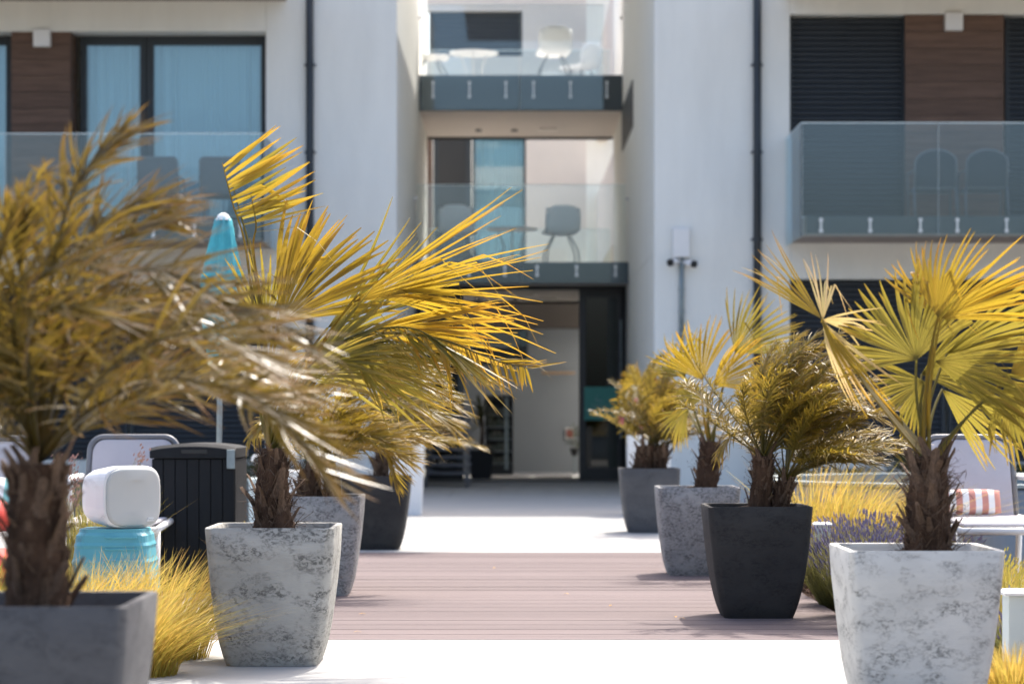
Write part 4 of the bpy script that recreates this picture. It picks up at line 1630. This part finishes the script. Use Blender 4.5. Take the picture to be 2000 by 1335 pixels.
# --- L1: the big blurred feather palm at the left edge
s = pots['L1']
D = s.y
r = random.Random(11)
p1 = empty('feather_palm', s, 'large feathery palm in the nearest left pot, fronds blown to the right', 'palm', gp)
top = trunk(p1, [s + V((.0, 0, -.03)), P(72, 1060, D), P(74, 905, D)], .086, .072, 66, 1, .085, fib=220)
cr = P(74, 900, D)
hand = [
    [(76, 900, 0), (84, 700, -.05), (112, 480, -.1), (160, 340, -.1), (245, 262, -.1)],
    [(76, 900, 0), (100, 690, .1), (150, 500, .15), (230, 420, .2), (330, 395, .2)],
    [(76, 900, 0), (60, 700, .0), (40, 520, .0), (52, 420, .0)],
    [(76, 900, 0), (140, 640, -.1), (260, 530, -.2), (390, 560, -.25), (540, 670, -.3)],
    [(76, 900, 0), (110, 660, .1), (180, 520, .25), (260, 450, .3), (320, 440, .3)],
    [(76, 900, 0), (160, 700, -.1), (300, 600, -.2), (460, 600, -.25), (610, 680, -.3)],
    [(76, 900, 0), (170, 760, .1), (300, 680, .2), (450, 690, .25), (600, 770, .3)],
    [(76, 900, 0), (180, 800, -.15), (320, 740, -.3), (480, 770, -.35), (560, 830, -.4), (640, 930, -.4)],
    [(76, 900, 0), (170, 820, .1), (290, 770, .2), (440, 770, .3), (620, 850, .3)],
    [(76, 900, 0), (150, 800, -.2), (240, 700, -.4), (380, 650, -.5), (520, 700, -.5)],
    [(76, 900, 0), (20, 720, .1), (-60, 600, .1), (-100, 480, .1)],
    [(76, 900, 0), (40, 740, -.1), (30, 600, -.2), (110, 520, -.2), (200, 520, -.2)],
    [(76, 900, 0), (20, 790, -.1), (-50, 720, -.1), (-150, 700, -.1)],
    [(76, 900, 0), (120, 740, .2), (200, 620, .4), (320, 590, .5), (430, 610, .5)],
    [(76, 900, 0), (110, 760, .2), (160, 640, .3), (260, 590, .3), (380, 620, .3)],
    [(76, 900, 0), (60, 760, -.2), (60, 640, -.3), (140, 600, -.4), (280, 650, -.4)],
    [(76, 900, 0), (0, 840, .1), (-60, 830, .1), (-150, 880, .1)],
]
for h in hand:
    feather(p1, pxl(h, D), .24, 44, .0098, PINN, r, kw=.26, kg=.12, a0=60, a1=22, t0=.2, up=V((0, -.6, .8)), rach=.007, jit=17)
for k in range(5):
    az = rnd.uniform(-1.5, 1.5) if k < 3 else rnd.uniform(2, 4)
    feather(p1, arc(cr, az, R(rnd.uniform(35, 75)), rnd.uniform(.6, .85), .9, .75), .22, 40, .0098, PINN, r, kw=.3, kg=.15, rach=.006, jit=18)

# --- L2: fan palm in the mottled pot
s = pots['L2']
D = s.y
r = random.Random(12)
p2 = empty('fan_palm', s, 'tall golden fan palm with ragged leaves in the mottled left pot', 'palm', gp)
cr = P(535, 875, D)
trunk(p2, [s + V((.0, 0, -.03)), P(532, 960, D), P(536, 875, D)], .09, .06, 32, 2, .10, fib=600)
for k in range(3):
    feather(p2, pxl(([(535, 880, 0), (500, 640, .0), (478, 475, .05), (455, 400, .05), (434, 318, .05)],
                     [(535, 880, 0), (515, 640, .03), (486, 480, .08), (470, 420, .08), (450, 345, .08)],
                     [(535, 880, 0), (515, 640, .03), (495, 490, .02), (500, 440, .0), (490, 380, .0)])[k], D), .36, (11, 7, 6)[k], .023, (FAN, FAN_OLIVE, FAN)[k], r, sides=(1,), t0=.66, kw=.0, kg=.02, rach=.008, name='leaf', jit=3,
            prof=lambda t: (.85 + .25 * r.random()), fixdir=lambda t, q: V((math.cos(R(4 + 30 * (t - .66) / .34 + q.gauss(0, 5))), q.gauss(0, .12), math.sin(R(4 + 30 * (t - .66) / .34 + q.gauss(0, 5))))))
for kw_ in (
        dict(h=(548, 632, -.05), lo=14, hi=98, R=245, n=22, wm=1.12, join=.62, m=FAN, tilt=8, broken=.06),
        dict(h=(690, 590, -.12), lo=4, hi=42, R=335, n=20, wm=1.5, m=FAN, tilt=40, broken=.22, join=.4),
        dict(h=(700, 575, -.05), lo=-12, hi=14, R=325, n=10, wm=1.5, m=FAN, tilt=50, broken=.25, join=.38),
        dict(h=(705, 650, .06), lo=-14, hi=26, R=270, n=18, wm=1.5, m=FAN, tilt=35, broken=.3, join=.4),
        dict(h=(640, 640, .12), lo=10, hi=60, R=250, n=16, m=FAN_OLIVE, tilt=-35, broken=.1),
        dict(h=(600, 690, .18), lo=-50, hi=50, R=210, n=24, m=FAN_OLIVE, tilt=30, broken=.15),
        dict(h=(650, 680, -.12), lo=-48, hi=4, R=225, n=18, m=FAN_OLIVE, tilt=25, broken=.1),
        dict(h=(520, 650, .1), lo=60, hi=140, R=190, n=22, m=FAN_OLIVE, tilt=-20, broken=.15),
        dict(h=(500, 700, .2), lo=120, hi=220, R=150, n=22, m=FAN_OLIVE, tilt=30, broken=.15),
        dict(h=(585, 740, -.2), lo=-20, hi=60, R=170, n=18, m=FAN_OLIVE, tilt=50, broken=.15),
        dict(h=(760, 640, -.04), lo=-30, hi=22, R=210, n=14, wm=1.5, m=FAN, tilt=48, broken=.25),
        dict(h=(620, 700, -.22), lo=-20, hi=70, R=165, n=20, m=FAN_OLIVE, tilt=-30, broken=.25),
        dict(h=(700, 700, .1), lo=-45, hi=30, R=170, n=18, m=FAN_OLIVE, tilt=-40, broken=.25),
        dict(h=(545, 585, .06), lo=40, hi=78, R=200, n=10, m=FAN, tilt=30, broken=.1)):
    u, v, dd = kw_['h']
    fan(p2, cr + V((r.uniform(-.03, .03), r.uniform(-.03, .03), 0)), P(u, v, D + dd), kw_['lo'], kw_['hi'], kw_['R'] / FPX * D, kw_['n'], kw_['m'], r, kw_['tilt'], join=kw_.get('join', .54), broken=kw_['broken'], wmul=kw_.get('wm', 1.12), pet=.0075)
fd_d = lambda lo, hi: (lambda t, q: (lambda an: V((math.cos(an), q.gauss(0, .15), math.sin(an))))(R(lo + (hi - lo) * t + q.gauss(0, 7))))
feather(p2, pxl([(535, 880, 0), (600, 720, -.1), (720, 655, -.15), (850, 660, -.18), (960, 700, -.2), (1030, 718, -.2)], D), .17, 38, .015, FAN, r, sides=(1,), t0=.5, kw=0, kg=.1, name='leaf', fixdir=fd_d(-60, -85), prof=lambda t: .75 + .4 * r.random() if t < .85 else .6, rach=.009)
feather(p2, pxl([(535, 880, 0), (600, 720, -.1), (720, 655, -.15), (850, 660, -.18), (960, 700, -.2), (1040, 720, -.2)], D), .2, 12, .013, FAN, r, sides=(1,), t0=.8, kw=0, kg=.0, name='leaf', fixdir=fd_d(-20, 10), prof=lambda t: .8, rach=.006)
feather(p2, pxl([(535, 880, 0), (590, 740, -.15), (680, 660, -.22), (800, 640, -.25), (890, 690, -.28)], D), .36, 30, .02, FAN_OLIVE, r, sides=(1,), t0=.45, kw=0, kg=.1, name='leaf', fixdir=fd_d(-70, -35), prof=lambda t: .7 + .5 * r.random(), rach=.009)
feather(p2, pxl([(535, 880, 0), (600, 760, .1), (700, 680, .15), (810, 670, .18), (915, 725, .2)], D), .22, 28, .016, FAN_OLIVE, r, sides=(1, -1), t0=.4, kw=0, kg=.1, name='leaf', fixdir=fd_d(-55, -25), prof=lambda t: .7 + .5 * r.random(), rach=.008)

# --- L3: feather palm with two trunks
s = pots['L3']
D = s.y
r = random.Random(13)
p3 = empty('feather_palm', s, 'bushy feathery palm with two short trunks in the left mottled pot on the deck', 'palm', gp)
trunk(p3, [s + V((-.06, 0, -.03)), P(606, 915, D)], .085, .065, 26, 3, .09)
trunk(p3, [s + V((.09, .02, -.03)), P(648, 925, D)], .065, .05, 20, 31, .08)
cr = P(628, 915, D)
for h in ([(640, 920, 0), (690, 820, -.1), (770, 790, -.15), (840, 800, -.2), (880, 830, -.2)],
          [(640, 920, 0), (680, 850, -.1), (720, 845, -.2), (760, 880, -.25), (775, 940, -.25)],
          [(635, 920, 0), (660, 780, 0), (720, 720, 0), (800, 700, 0), (860, 740, 0)],
          [(635, 920, 0), (680, 780, .1), (760, 740, .1), (830, 750, .1), (900, 800, .1)],
          [(620, 920, 0), (590, 800, 0), (560, 720, 0), (570, 660, 0)],
          [(615, 920, 0), (570, 850, .1), (530, 820, .1), (490, 850, .1)],
          [(625, 920, 0), (640, 760, .1), (690, 670, .1), (770, 640, .1)],
          [(640, 920, 0), (700, 850, .1), (770, 840, .1), (850, 860, .1)],
          [(640, 920, 0), (690, 860, -.2), (740, 860, -.3), (800, 900, -.3)]):
    feather(p3, pxl(h, D), .20, 50, .011, PINN_OLIVE, r, kw=.35, kg=.25, a0=58, a1=25, rach=.006, up=V((0, -.6, .8)))
for k in range(16):
    feather(p3, arc(cr, r.uniform(-1.6, 1.6) if k < 12 else r.uniform(1.6, 4.7), R(r.uniform(15, 78)), r.uniform(.6, .9), .7, .8), .20, 46, .011, PINN_OLIVE, r, kw=.4, kg=.2, rach=.006)

# --- L4: far left feather palm
s = pots['L4']
D = s.y
r = random.Random(14)
p4 = empty('feather_palm', s, 'reddish-based feathery palm in the black pot at the far left corner', 'palm', gp)
trunk(p4, [s + V((.03, 0, -.03)), P(748, 880, D)], .07, .05, 30, 4, .12, 1.6)
cr = P(748, 890, D)
for k in range(17):
    feather(p4, arc(cr, r.uniform(-1.2, 1.2) if k < 15 else r.uniform(0, 6.28), R(r.uniform(20, 80)), r.uniform(.55, .95), .8, .75), .17, 40, .012, (PINN_OLIVE, PINN_DARK)[k % 2], r, kw=.3, kg=.3, rach=.007)

# --- R1: far right feather palm
s = pots['R1']
D = s.y
r = random.Random(15)
p5 = empty('feather_palm', s, 'rounded feathery palm in the farthest charcoal pot right of the walk', 'palm', gp)
trunk(p5, [s + V((-.07, 0, -.03)), P(1262, 870, D)], .10, .085, 26, 5, .10)
trunk(p5, [s + V((.08, .02, -.03)), P(1292, 872, D)], .085, .07, 22, 51, .10)
cr = P(1278, 875, D)
for k in range(40):
    az = r.uniform(0, 6.28)
    feather(p5, arc(cr + V((r.uniform(-.08, .08), 0, 0)), az, R(r.uniform(25, 85)), r.uniform(.62, .98), .22 + .3 * (k % 3 == 0), .85), .17, 42, .012, (PINN_OLIVE, PINN, PINN_DARK)[k % 3], r, kw=.25, kg=.25, rach=.006)
fan(p5, cr, P(1250, 745, D), 100, 200, 50 / FPX * D, 18, FAN, r, 10)

# --- R2: small fan palm
s = pots['R2']
D = s.y
r = random.Random(16)
p6 = empty('fan_palm', s, 'slender fan palm with a slim trunk in the mottled blue-grey pot', 'palm', gp)
trunk(p6, [s + V((.06, 0, -.03)), P(1385, 900, D), P(1387, 862, D)], .082, .070, 34, 6, .09, fib=150)
cr = P(1387, 868, D)
for kw_ in (dict(h=(1372, 742, 0), lo=62, hi=158, R=132, n=24, m=FAN, tilt=10, b=.05),
            dict(h=(1394, 752, -.1), lo=-8, hi=84, R=118, n=24, m=FAN, tilt=20, b=.1),
            dict(h=(1436, 690, .1), lo=0, hi=108, R=140, n=34, m=FAN_OLIVE, tilt=15, b=.06),
            dict(h=(1338, 735, .2), lo=70, hi=185, R=105, n=24, m=FAN_OLIVE, tilt=30, b=.1),
            dict(h=(1385, 770, -.2), lo=140, hi=215, R=95, n=18, m=FAN_OLIVE, tilt=-25, b=.1),
            dict(h=(1420, 800, .3), lo=-50, hi=30, R=100, n=16, m=FAN_PALE, tilt=50, b=.3),
            dict(h=(1445, 760, .3), lo=-20, hi=70, R=110, n=20, m=FAN_OLIVE, tilt=40, b=.15),
            dict(h=(1345, 800, .3), lo=180, hi=260, R=80, n=14, m=FAN_OLIVE, tilt=30, b=.15)):
    u, v, dd = kw_['h']
    fan(p6, cr + V((r.uniform(-.03, .03), r.uniform(-.03, .03), 0)), P(u, v, D + dd), kw_['lo'], kw_['hi'], kw_['R'] / FPX * D, kw_['n'], kw_['m'], r, kw_['tilt'], broken=kw_['b'], pet=.008)

# --- R3: dense feather palm, two trunks
s = pots['R3']
D = s.y
r = random.Random(17)
p7 = empty('feather_palm', s, 'dense olive feathery palm with two stumpy trunks in the black ribbed pot', 'palm', gp)
trunk(p7, [s + V((.01, 0, -.03)), P(1490, 930, D), P(1490, 890, D)], .062, .055, 34, 7, .08)
trunk(p7, [s + V((.12, .03, -.03)), P(1533, 940, D)], .06, .048, 22, 71, .08)
for (cu, cv, n_, lo, hi) in ((1490, 895, 34, 28, 86), (1534, 938, 30, 15, 82)):
    cr = P(cu, cv, D)
    for k in range(n_):
        az = r.uniform(-1.35, 1.35) if k < n_ - 7 else r.uniform(1.2, 5)
        feather(p7, arc(cr, az, R(r.uniform(lo, hi)), r.uniform(.55, .85), .55, .55), .16, 62, .0078, (PINN_OLIVE, PINN_DARK, PINN_DARK)[k % 3], r, kw=.22, kg=.2, a0=62, a1=28, t0=.3, rach=.005, jit=20)
for h in ([(1490, 895, 0), (1460, 850, 0), (1430, 850, 0), (1405, 890, 0)],
          [(1490, 895, 0), (1500, 760, 0), (1560, 690, 0), (1650, 680, 0), (1735, 720, 0)],
          [(1490, 895, 0), (1480, 780, .1), (1500, 710, .1), (1570, 680, .1)],
          [(1534, 938, 0), (1600, 820, -.1), (1660, 790, -.1), (1720, 820, -.1)]):
    feather(p7, pxl(h, D), .16, 56, .0085, PINN_OLIVE, r, kw=.3, kg=.3, rach=.0055)

# --- R4: the near fan palm on the right
s = pots['R4']
D = s.y
r = random.Random(18)
p8 = empty('fan_palm', s, 'large fan palm with a shaggy brown trunk in the nearest pale pot', 'palm', gp)
trunk(p8, [P(1814, 1095, D), P(1812, 990, D), P(1816, 890, D)], .090, .062, 44, 8, .10, fib=900)
cr = P(1816, 895, D)
for kw_ in (dict(h=(1605, 622, -.05), lo=112, hi=158, R=225, n=12, m=FAN, tilt=40, b=.15, join=.35),
            dict(h=(1607, 625, .0), lo=64, hi=112, R=150, n=8, m=FAN_PALE, tilt=30, b=.3, join=.3),
            dict(h=(1607, 628, -.03), lo=-88, hi=-38, R=170, n=9, m=FAN_PALE, tilt=30, b=.1, join=.3),
            dict(h=(1605, 625, .03), lo=-30, hi=30, R=110, n=6, m=FAN_PALE, tilt=45, b=.4, join=.3),
            dict(h=(1604, 626, -.06), lo=-72, hi=-48, R=200, n=5, m=FAN, tilt=20, b=.0, join=.35),
            dict(h=(1790, 702, .05), lo=40, hi=190, R=205, n=32, m=FAN_OLIVE, tilt=6, b=.08, join=.55),
            dict(h=(1832, 620, .0), lo=52, hi=128, R=190, n=15, m=FAN, tilt=-30, b=.2, join=.42),
            dict(h=(1838, 622, -.1), lo=-4, hi=56, R=205, n=17, m=FAN, tilt=28, b=.2, join=.56),
            dict(h=(1826, 705, .03), lo=-46, hi=26, R=235, n=20, m=FAN_OLIVE, tilt=22, b=.15, join=.5),
            dict(h=(1806, 745, .08), lo=148, hi=262, R=118, n=22, m=FAN_OLIVE, tilt=14, b=.08, join=.6),
            dict(h=(1850, 690, .2), lo=0, hi=60, R=250, n=16, m=FAN_OLIVE, tilt=40, b=.1),
            dict(h=(1968, 745, .12), lo=-120, hi=-20, R=150, n=18, m=FAN_OLIVE, tilt=25, b=.1),
            dict(h=(1975, 730, .15), lo=-20, hi=80, R=140, n=16, m=FAN, tilt=-25, b=.1),
            dict(h=(1832, 612, .12), lo=92, hi=168, R=165, n=14, m=FAN, tilt=35, b=.25),
            dict(h=(1800, 730, .22), lo=-30, hi=60, R=190, n=22, m=FAN_OLIVE, tilt=-12, b=.1),
            dict(h=(1840, 760, .25), lo=-70, hi=-15, R=170, n=12, m=FAN_OLIVE, tilt=45, b=.2)):
    u, v, dd = kw_['h']
    fan(p8, cr + V((r.uniform(-.035, .035), r.uniform(-.035, .035), 0)), P(u, v, D + dd), kw_['lo'], kw_['hi'], kw_['R'] / FPX * D, kw_['n'], kw_['m'], r, kw_['tilt'], broken=kw_['b'], join=kw_.get('join', .54), pet=.0062, bow=.02, wmul=1.12)

# --- potted yucca in the lobby
yp = V((xc(940, 43.2), 43.2, .013))
r = random.Random(19)
yr_ = empty('lobby_pot', yp, 'dark square pot just inside the entrance', 'plant pot')
MB().loft([rrect(yp.x, yp.y, a, a, .02, z, 3) for a, z in ((.18, .013), (.23, .52))] + [rrect(yp.x, yp.y, .205, .205, .015, .52, 3), rrect(yp.x, yp.y, .20, .20, .015, .44, 3)], True, False).build('pot_body', M['dark_plant_pot'], yr_)
MB().loft([rrect(yp.x, yp.y, .205, .205, .015, .45, 3), rrect(yp.x, yp.y, .205, .205, .015, .455, 3)]).build('soil', M['soil'], yr_)
yk = empty('yucca', yp + V((0, 0, .455)), 'yucca with a bare stem standing in the lobby pot', 'plant')
MB().tube([yp + V((0, 0, .44)), yp + V((.02, 0, .85)), yp + V((0, 0, 1.15))], [.04, .032, .028], 10).build('stem', M['stub'], yk)
m = MB()
for k in range(60):
    an, el = r.uniform(0, 6.28), r.uniform(-.4, 1.4)
    d = V((math.cos(an) * math.cos(el), math.sin(an) * math.cos(el), math.sin(el)))
    p0 = yp + V((0, 0, r.choice((.95, 1.15, 1.2))))
    pts = [p0, p0 + d * .2, p0 + d * .38 + DOWN * .05]
    m.strip(pts, [.03, .035, .004], d.cross(V((.1, .2, 1))).normalized(), r.random(), fold=.3)
m.build('leaves', SHRUB, yk)
sv = P(1122, 905, 47.4)
sr = empty('lobby_plant', (sv.x, sv.y, .013), 'small plant on a thin stand by the lobby wall', 'plant')
MB().tube([(sv.x, sv.y, .013), (sv.x, sv.y, .35)], .02, 8).build('stand', M['galv'], sr)
MB().loft([[V((sv.x + q_ * math.cos(R(a)), sv.y + q_ * math.sin(R(a)), z)) for a in range(0, 360, 30)] for q_, z in ((.05, .35), (.09, .5))]).build('pot_body', M['dark_plant_pot'], sr)
m = MB()
leafy(m, (sv.x, sv.y, .72), .14, .14, .24, 130, .1, 77)
m.build('foliage', SHRUB, sr)

# ------------------------------------------------------------------ grasses and lavender


def grass(name, c, rad, hgt, n, material, label, seed, lean=.35, group=None, spread=.6, wid=.0046, heads=0):
    r = random.Random(seed)
    m = MB()
    c = V(c)
    for _ in range(n):
        a = r.uniform(0, 6.283)
        q = r.random() ** .6
        p = c + V((math.cos(a), math.sin(a), 0)) * rad * q
        out = V((math.cos(a), math.sin(a), 0)) * spread * q * r.uniform(.4, 1.5) + V((r.gauss(0, .12), r.gauss(0, .12), 0)) + WIND * lean * r.uniform(.3, 1.5)
        h = hgt * r.uniform(.5, 1.08)
        pts = []
        for t in (0, .3, .6, .82, 1):
            pts.append(p + V((0, 0, h * (t - .22 * t * t * min(out.length, 1.3)))) + out * h * t * t * .95)
        ww = wid * r.uniform(.7, 1.3)
        m.strip(pts, [ww, ww, ww * .8, ww * .55, ww * .15], V((r.uniform(-1, 1), r.uniform(-1, 1), 0)).normalized(), r.random())
        if heads and r.random() < heads:
            for k in range(3):
                e = pts[-1] + V((r.gauss(0, .012), r.gauss(0, .012), r.uniform(-.05, .01)))
                m.strip([e, e + V((.004, 0, .012)), e + V((.006, 0, .022))], [.002, .007, .002], V((1, 0, 0)), r.random(), .8, 1)
    return tag(m.build(name, material, None, origin=c), label, 'ornamental grass', group)


gg = 'ornamental grass clumps in the planting beds'
grass('fountain_grass', (xc(215, 11.25), 11.25, -.02), .20, 0.5, 760, GRASS, 'golden fountain grass clump in front of the turquoise tub', 61, .35, gg)
grass('fountain_grass', (xc(322, 11.1), 11.1, -.02), .19, 0.53, 850, GRASS, 'golden fountain grass clump spilling towards the mottled left pot', 62, .4, gg)
grass('fountain_grass', (xc(130, 10.6), 10.6, -.02), .2, 0.5, 950, GRASS, 'golden fountain grass clump right behind the nearest left trunk', 63, .35, gg)
grass('fountain_grass', (xc(270, 10.35), 10.35, -.02), .16, 0.4, 1100, GRASS, 'low golden grass clump beside the nearest charcoal pot', 64, .5, gg)
grass('fountain_grass', (xc(10, 12.0), 11.6, -.02), .2, .5, 1000, GRASS_GREEN, 'yellow-green grass clump at the left edge behind the trunk', 65, .2, gg)
grass('fountain_grass', (xc(158, 13.6), 13.9, .0), .16, .72, 700, GRASS_GREEN, 'taller green grass left of the white speaker', 66, .1, gg, .3)
grass('fountain_grass', (xc(1600, 16.2), 16.0, -.02), .25, 0.86, 900, GRASS, 'bright yellow grass clump behind the black ribbed pot', 67, .35, gg, .6, .0075)
grass('fountain_grass', (xc(1672, 16.0), 15.6, -.02), .24, 0.80, 750, GRASS, 'bright yellow grass clump before the round pool', 68, .5, gg, .6, .0075)
grass('fountain_grass', (xc(1545, 17.2), 17.2, -.02), .2, 0.6, 700, GRASS_GREEN, 'pale grass clump behind the two stumpy trunks', 69, .3, gg)
grass('fountain_grass', (xc(1925, 11.6), 11.6, -.02), .24, .44, 1500, GRASS_GREEN, 'yellow-green grass clump below the right lounger', 70, .25, gg, heads=.25)
grass('fountain_grass', (xc(2010, 11.0), 11.0, -.02), .24, .48, 1400, GRASS_GREEN, 'yellow-green grass clump at the right edge above the bollard', 71, .2, gg, heads=.2)
grass('fountain_grass', (xc(1995, 9.2), 9.2, -.02), .15, .26, 1100, GRASS, 'golden grass clump at the lower right corner', 72, .15, gg)
grass('fountain_grass', (xc(1850, 13.0), 13.0, -.02), .22, .36, 900, GRASS_GREEN, 'yellow-green grass clump with seed heads behind the nearest right pot', 73, .2, gg, heads=.35)
grass('yellow_shrub', (xc(478, 15.0), 15.0, .0), .07, .44, 160, GRASS, 'small yellow-leaved plant between the storage box and the left trunk', 74, .05, None, .4, .022)


def lavender(c, rad, hgt, n, seed, label):
    r = random.Random(seed)
    root = empty('lavender', c, label, 'lavender', 'lavender bushes right of the deck')
    s_, f = MB(), MB()
    c = V(c)
    for _ in range(n):
        a = r.uniform(0, 6.283)
        q = r.random() ** .55
        p = c + V((math.cos(a), math.sin(a), 0)) * rad * .45 * q
        d = (V((math.cos(a), math.sin(a), 0)) * q * .75 + V((.1, 0, 1))).normalized()
        h = hgt * r.uniform(.55, 1.08)
        pts = [p, p + d * h * .5, p + d * h + V((.02, 0, -.01))]
        rr = r.random()
        s_.strip(pts, [.004, .003, .002], V((r.uniform(-1, 1), r.uniform(-1, 1), 0)).normalized(), rr)
        if r.random() < .48:
            b = pts[-1]
            ln = r.uniform(.02, .045)
            f.loft([[b + d * ln * t + V((w_ * math.cos(R(k)), w_ * math.sin(R(k)), 0)) for k in (0, 90, 180, 270)] for t, w_ in ((0, .0015), (.3, .0048), (.7, .004), (1, .001))], False, False)
        else:
            s_.strip([pts[1], pts[1] + d * h * .2 + V((r.gauss(0, .02), r.gauss(0, .02), 0))], [.006, .002], V((r.uniform(-1, 1), r.uniform(-1, 1), 0)).normalized(), rr)
    s_.build('stems', LAV_STEM, root)
    f.build('flower_spikes', M['lavender'], root)['kind'] = 'stuff'


for u, D_, rad, h, n, lb_ in ((1640, 14.25, .33, .46, 1800, 'lavender bush right in front of the white bollard'),
                             (1705, 13.45, .33, .44, 1700, 'lavender bush at the deck edge beside the nearest pale pot'),
                             (1680, 15.1, .36, .50, 1700, 'lavender bush behind the white bollard, under the yellow grass'),
                             (1755, 14.4, .36, .50, 1600, 'lavender bush in front of the round pool, left of the shaggy trunk'),
                             (1570, 17.2, .32, .62, 1000, 'farther pale lavender bush behind the yellow grass'),
                             (1990, 10.4, .2, .36, 600, 'lavender bush at the right edge behind the bollard'),
                             (1720, 12.6, .26, .38, 1300, 'lowest lavender bush, hidden mostly by the nearest pale pot')):
    x = max(xc(u, D_), PX1 + .14)
    lavender((x, D_, -.02), rad, h, n, int(u), lb_)

# flowering weeds with pale reddish blossoms left of the speaker
r = random.Random(90)
ww = empty('flowering_weed', (xc(150, 13.4), 13.4, 0), 'tall weed with tiny reddish white blossoms left of the speaker', 'plant')
s_, f = MB(), MB()
for k in range(34):
    b = P(r.uniform(110, 300), 1100, 13.6)
    b.z = 0
    e = P(r.choice((r.uniform(120, 175), r.uniform(265, 292), r.uniform(100, 160))), r.uniform(880, 985), 13.6)
    s_.strip([b, b.lerp(e, .5), e], [.004, .003, .002], V((1, 0, 0)), r.random())
    for j in range(7):
        q = e + V((r.gauss(0, .018), r.gauss(0, .02), r.gauss(0, .025)))
        f.strip([q, q + V((.006, 0, .008)), q + V((.010, 0, .016))], [.004, .013, .004], V((r.uniform(-1, 1), 0, r.uniform(-1, 1))).normalized(), .5, mi_ if False else 0)
s_.build('stems', LAV_STEM, ww)
f.build('blossoms', M['weed_blossom'], ww)['kind'] = 'stuff'

# dry leaf scraps on the deck
r = random.Random(5)
sm = MB()
sm.strip([V((0, 0, .002)), V((.02, .004, .008)), V((.045, 0, .003))], [.006, .018, .003], V((0, 1, 0)), .8, .6, .9)
sme = sm.mesh('dry_leaf', FAN)
for u, v in ((714, 1199), (1193, 1183), (1318, 1205), (1325, 1208), (966, 1109), (1101, 1160), (690, 1235)):
    D_ = FPX * H / (v - HY)
    o = bpy.data.objects.new('dry_leaf', sme)
    col.objects.link(o)
    o.location = (xc(u, D_), D_, .002)
    o.rotation_euler = (0, 0, r.uniform(0, 6))
    tag(o, 'tiny dry yellow leaf scrap lying on the deck boards', 'leaf', 'dry leaf scraps on the deck')
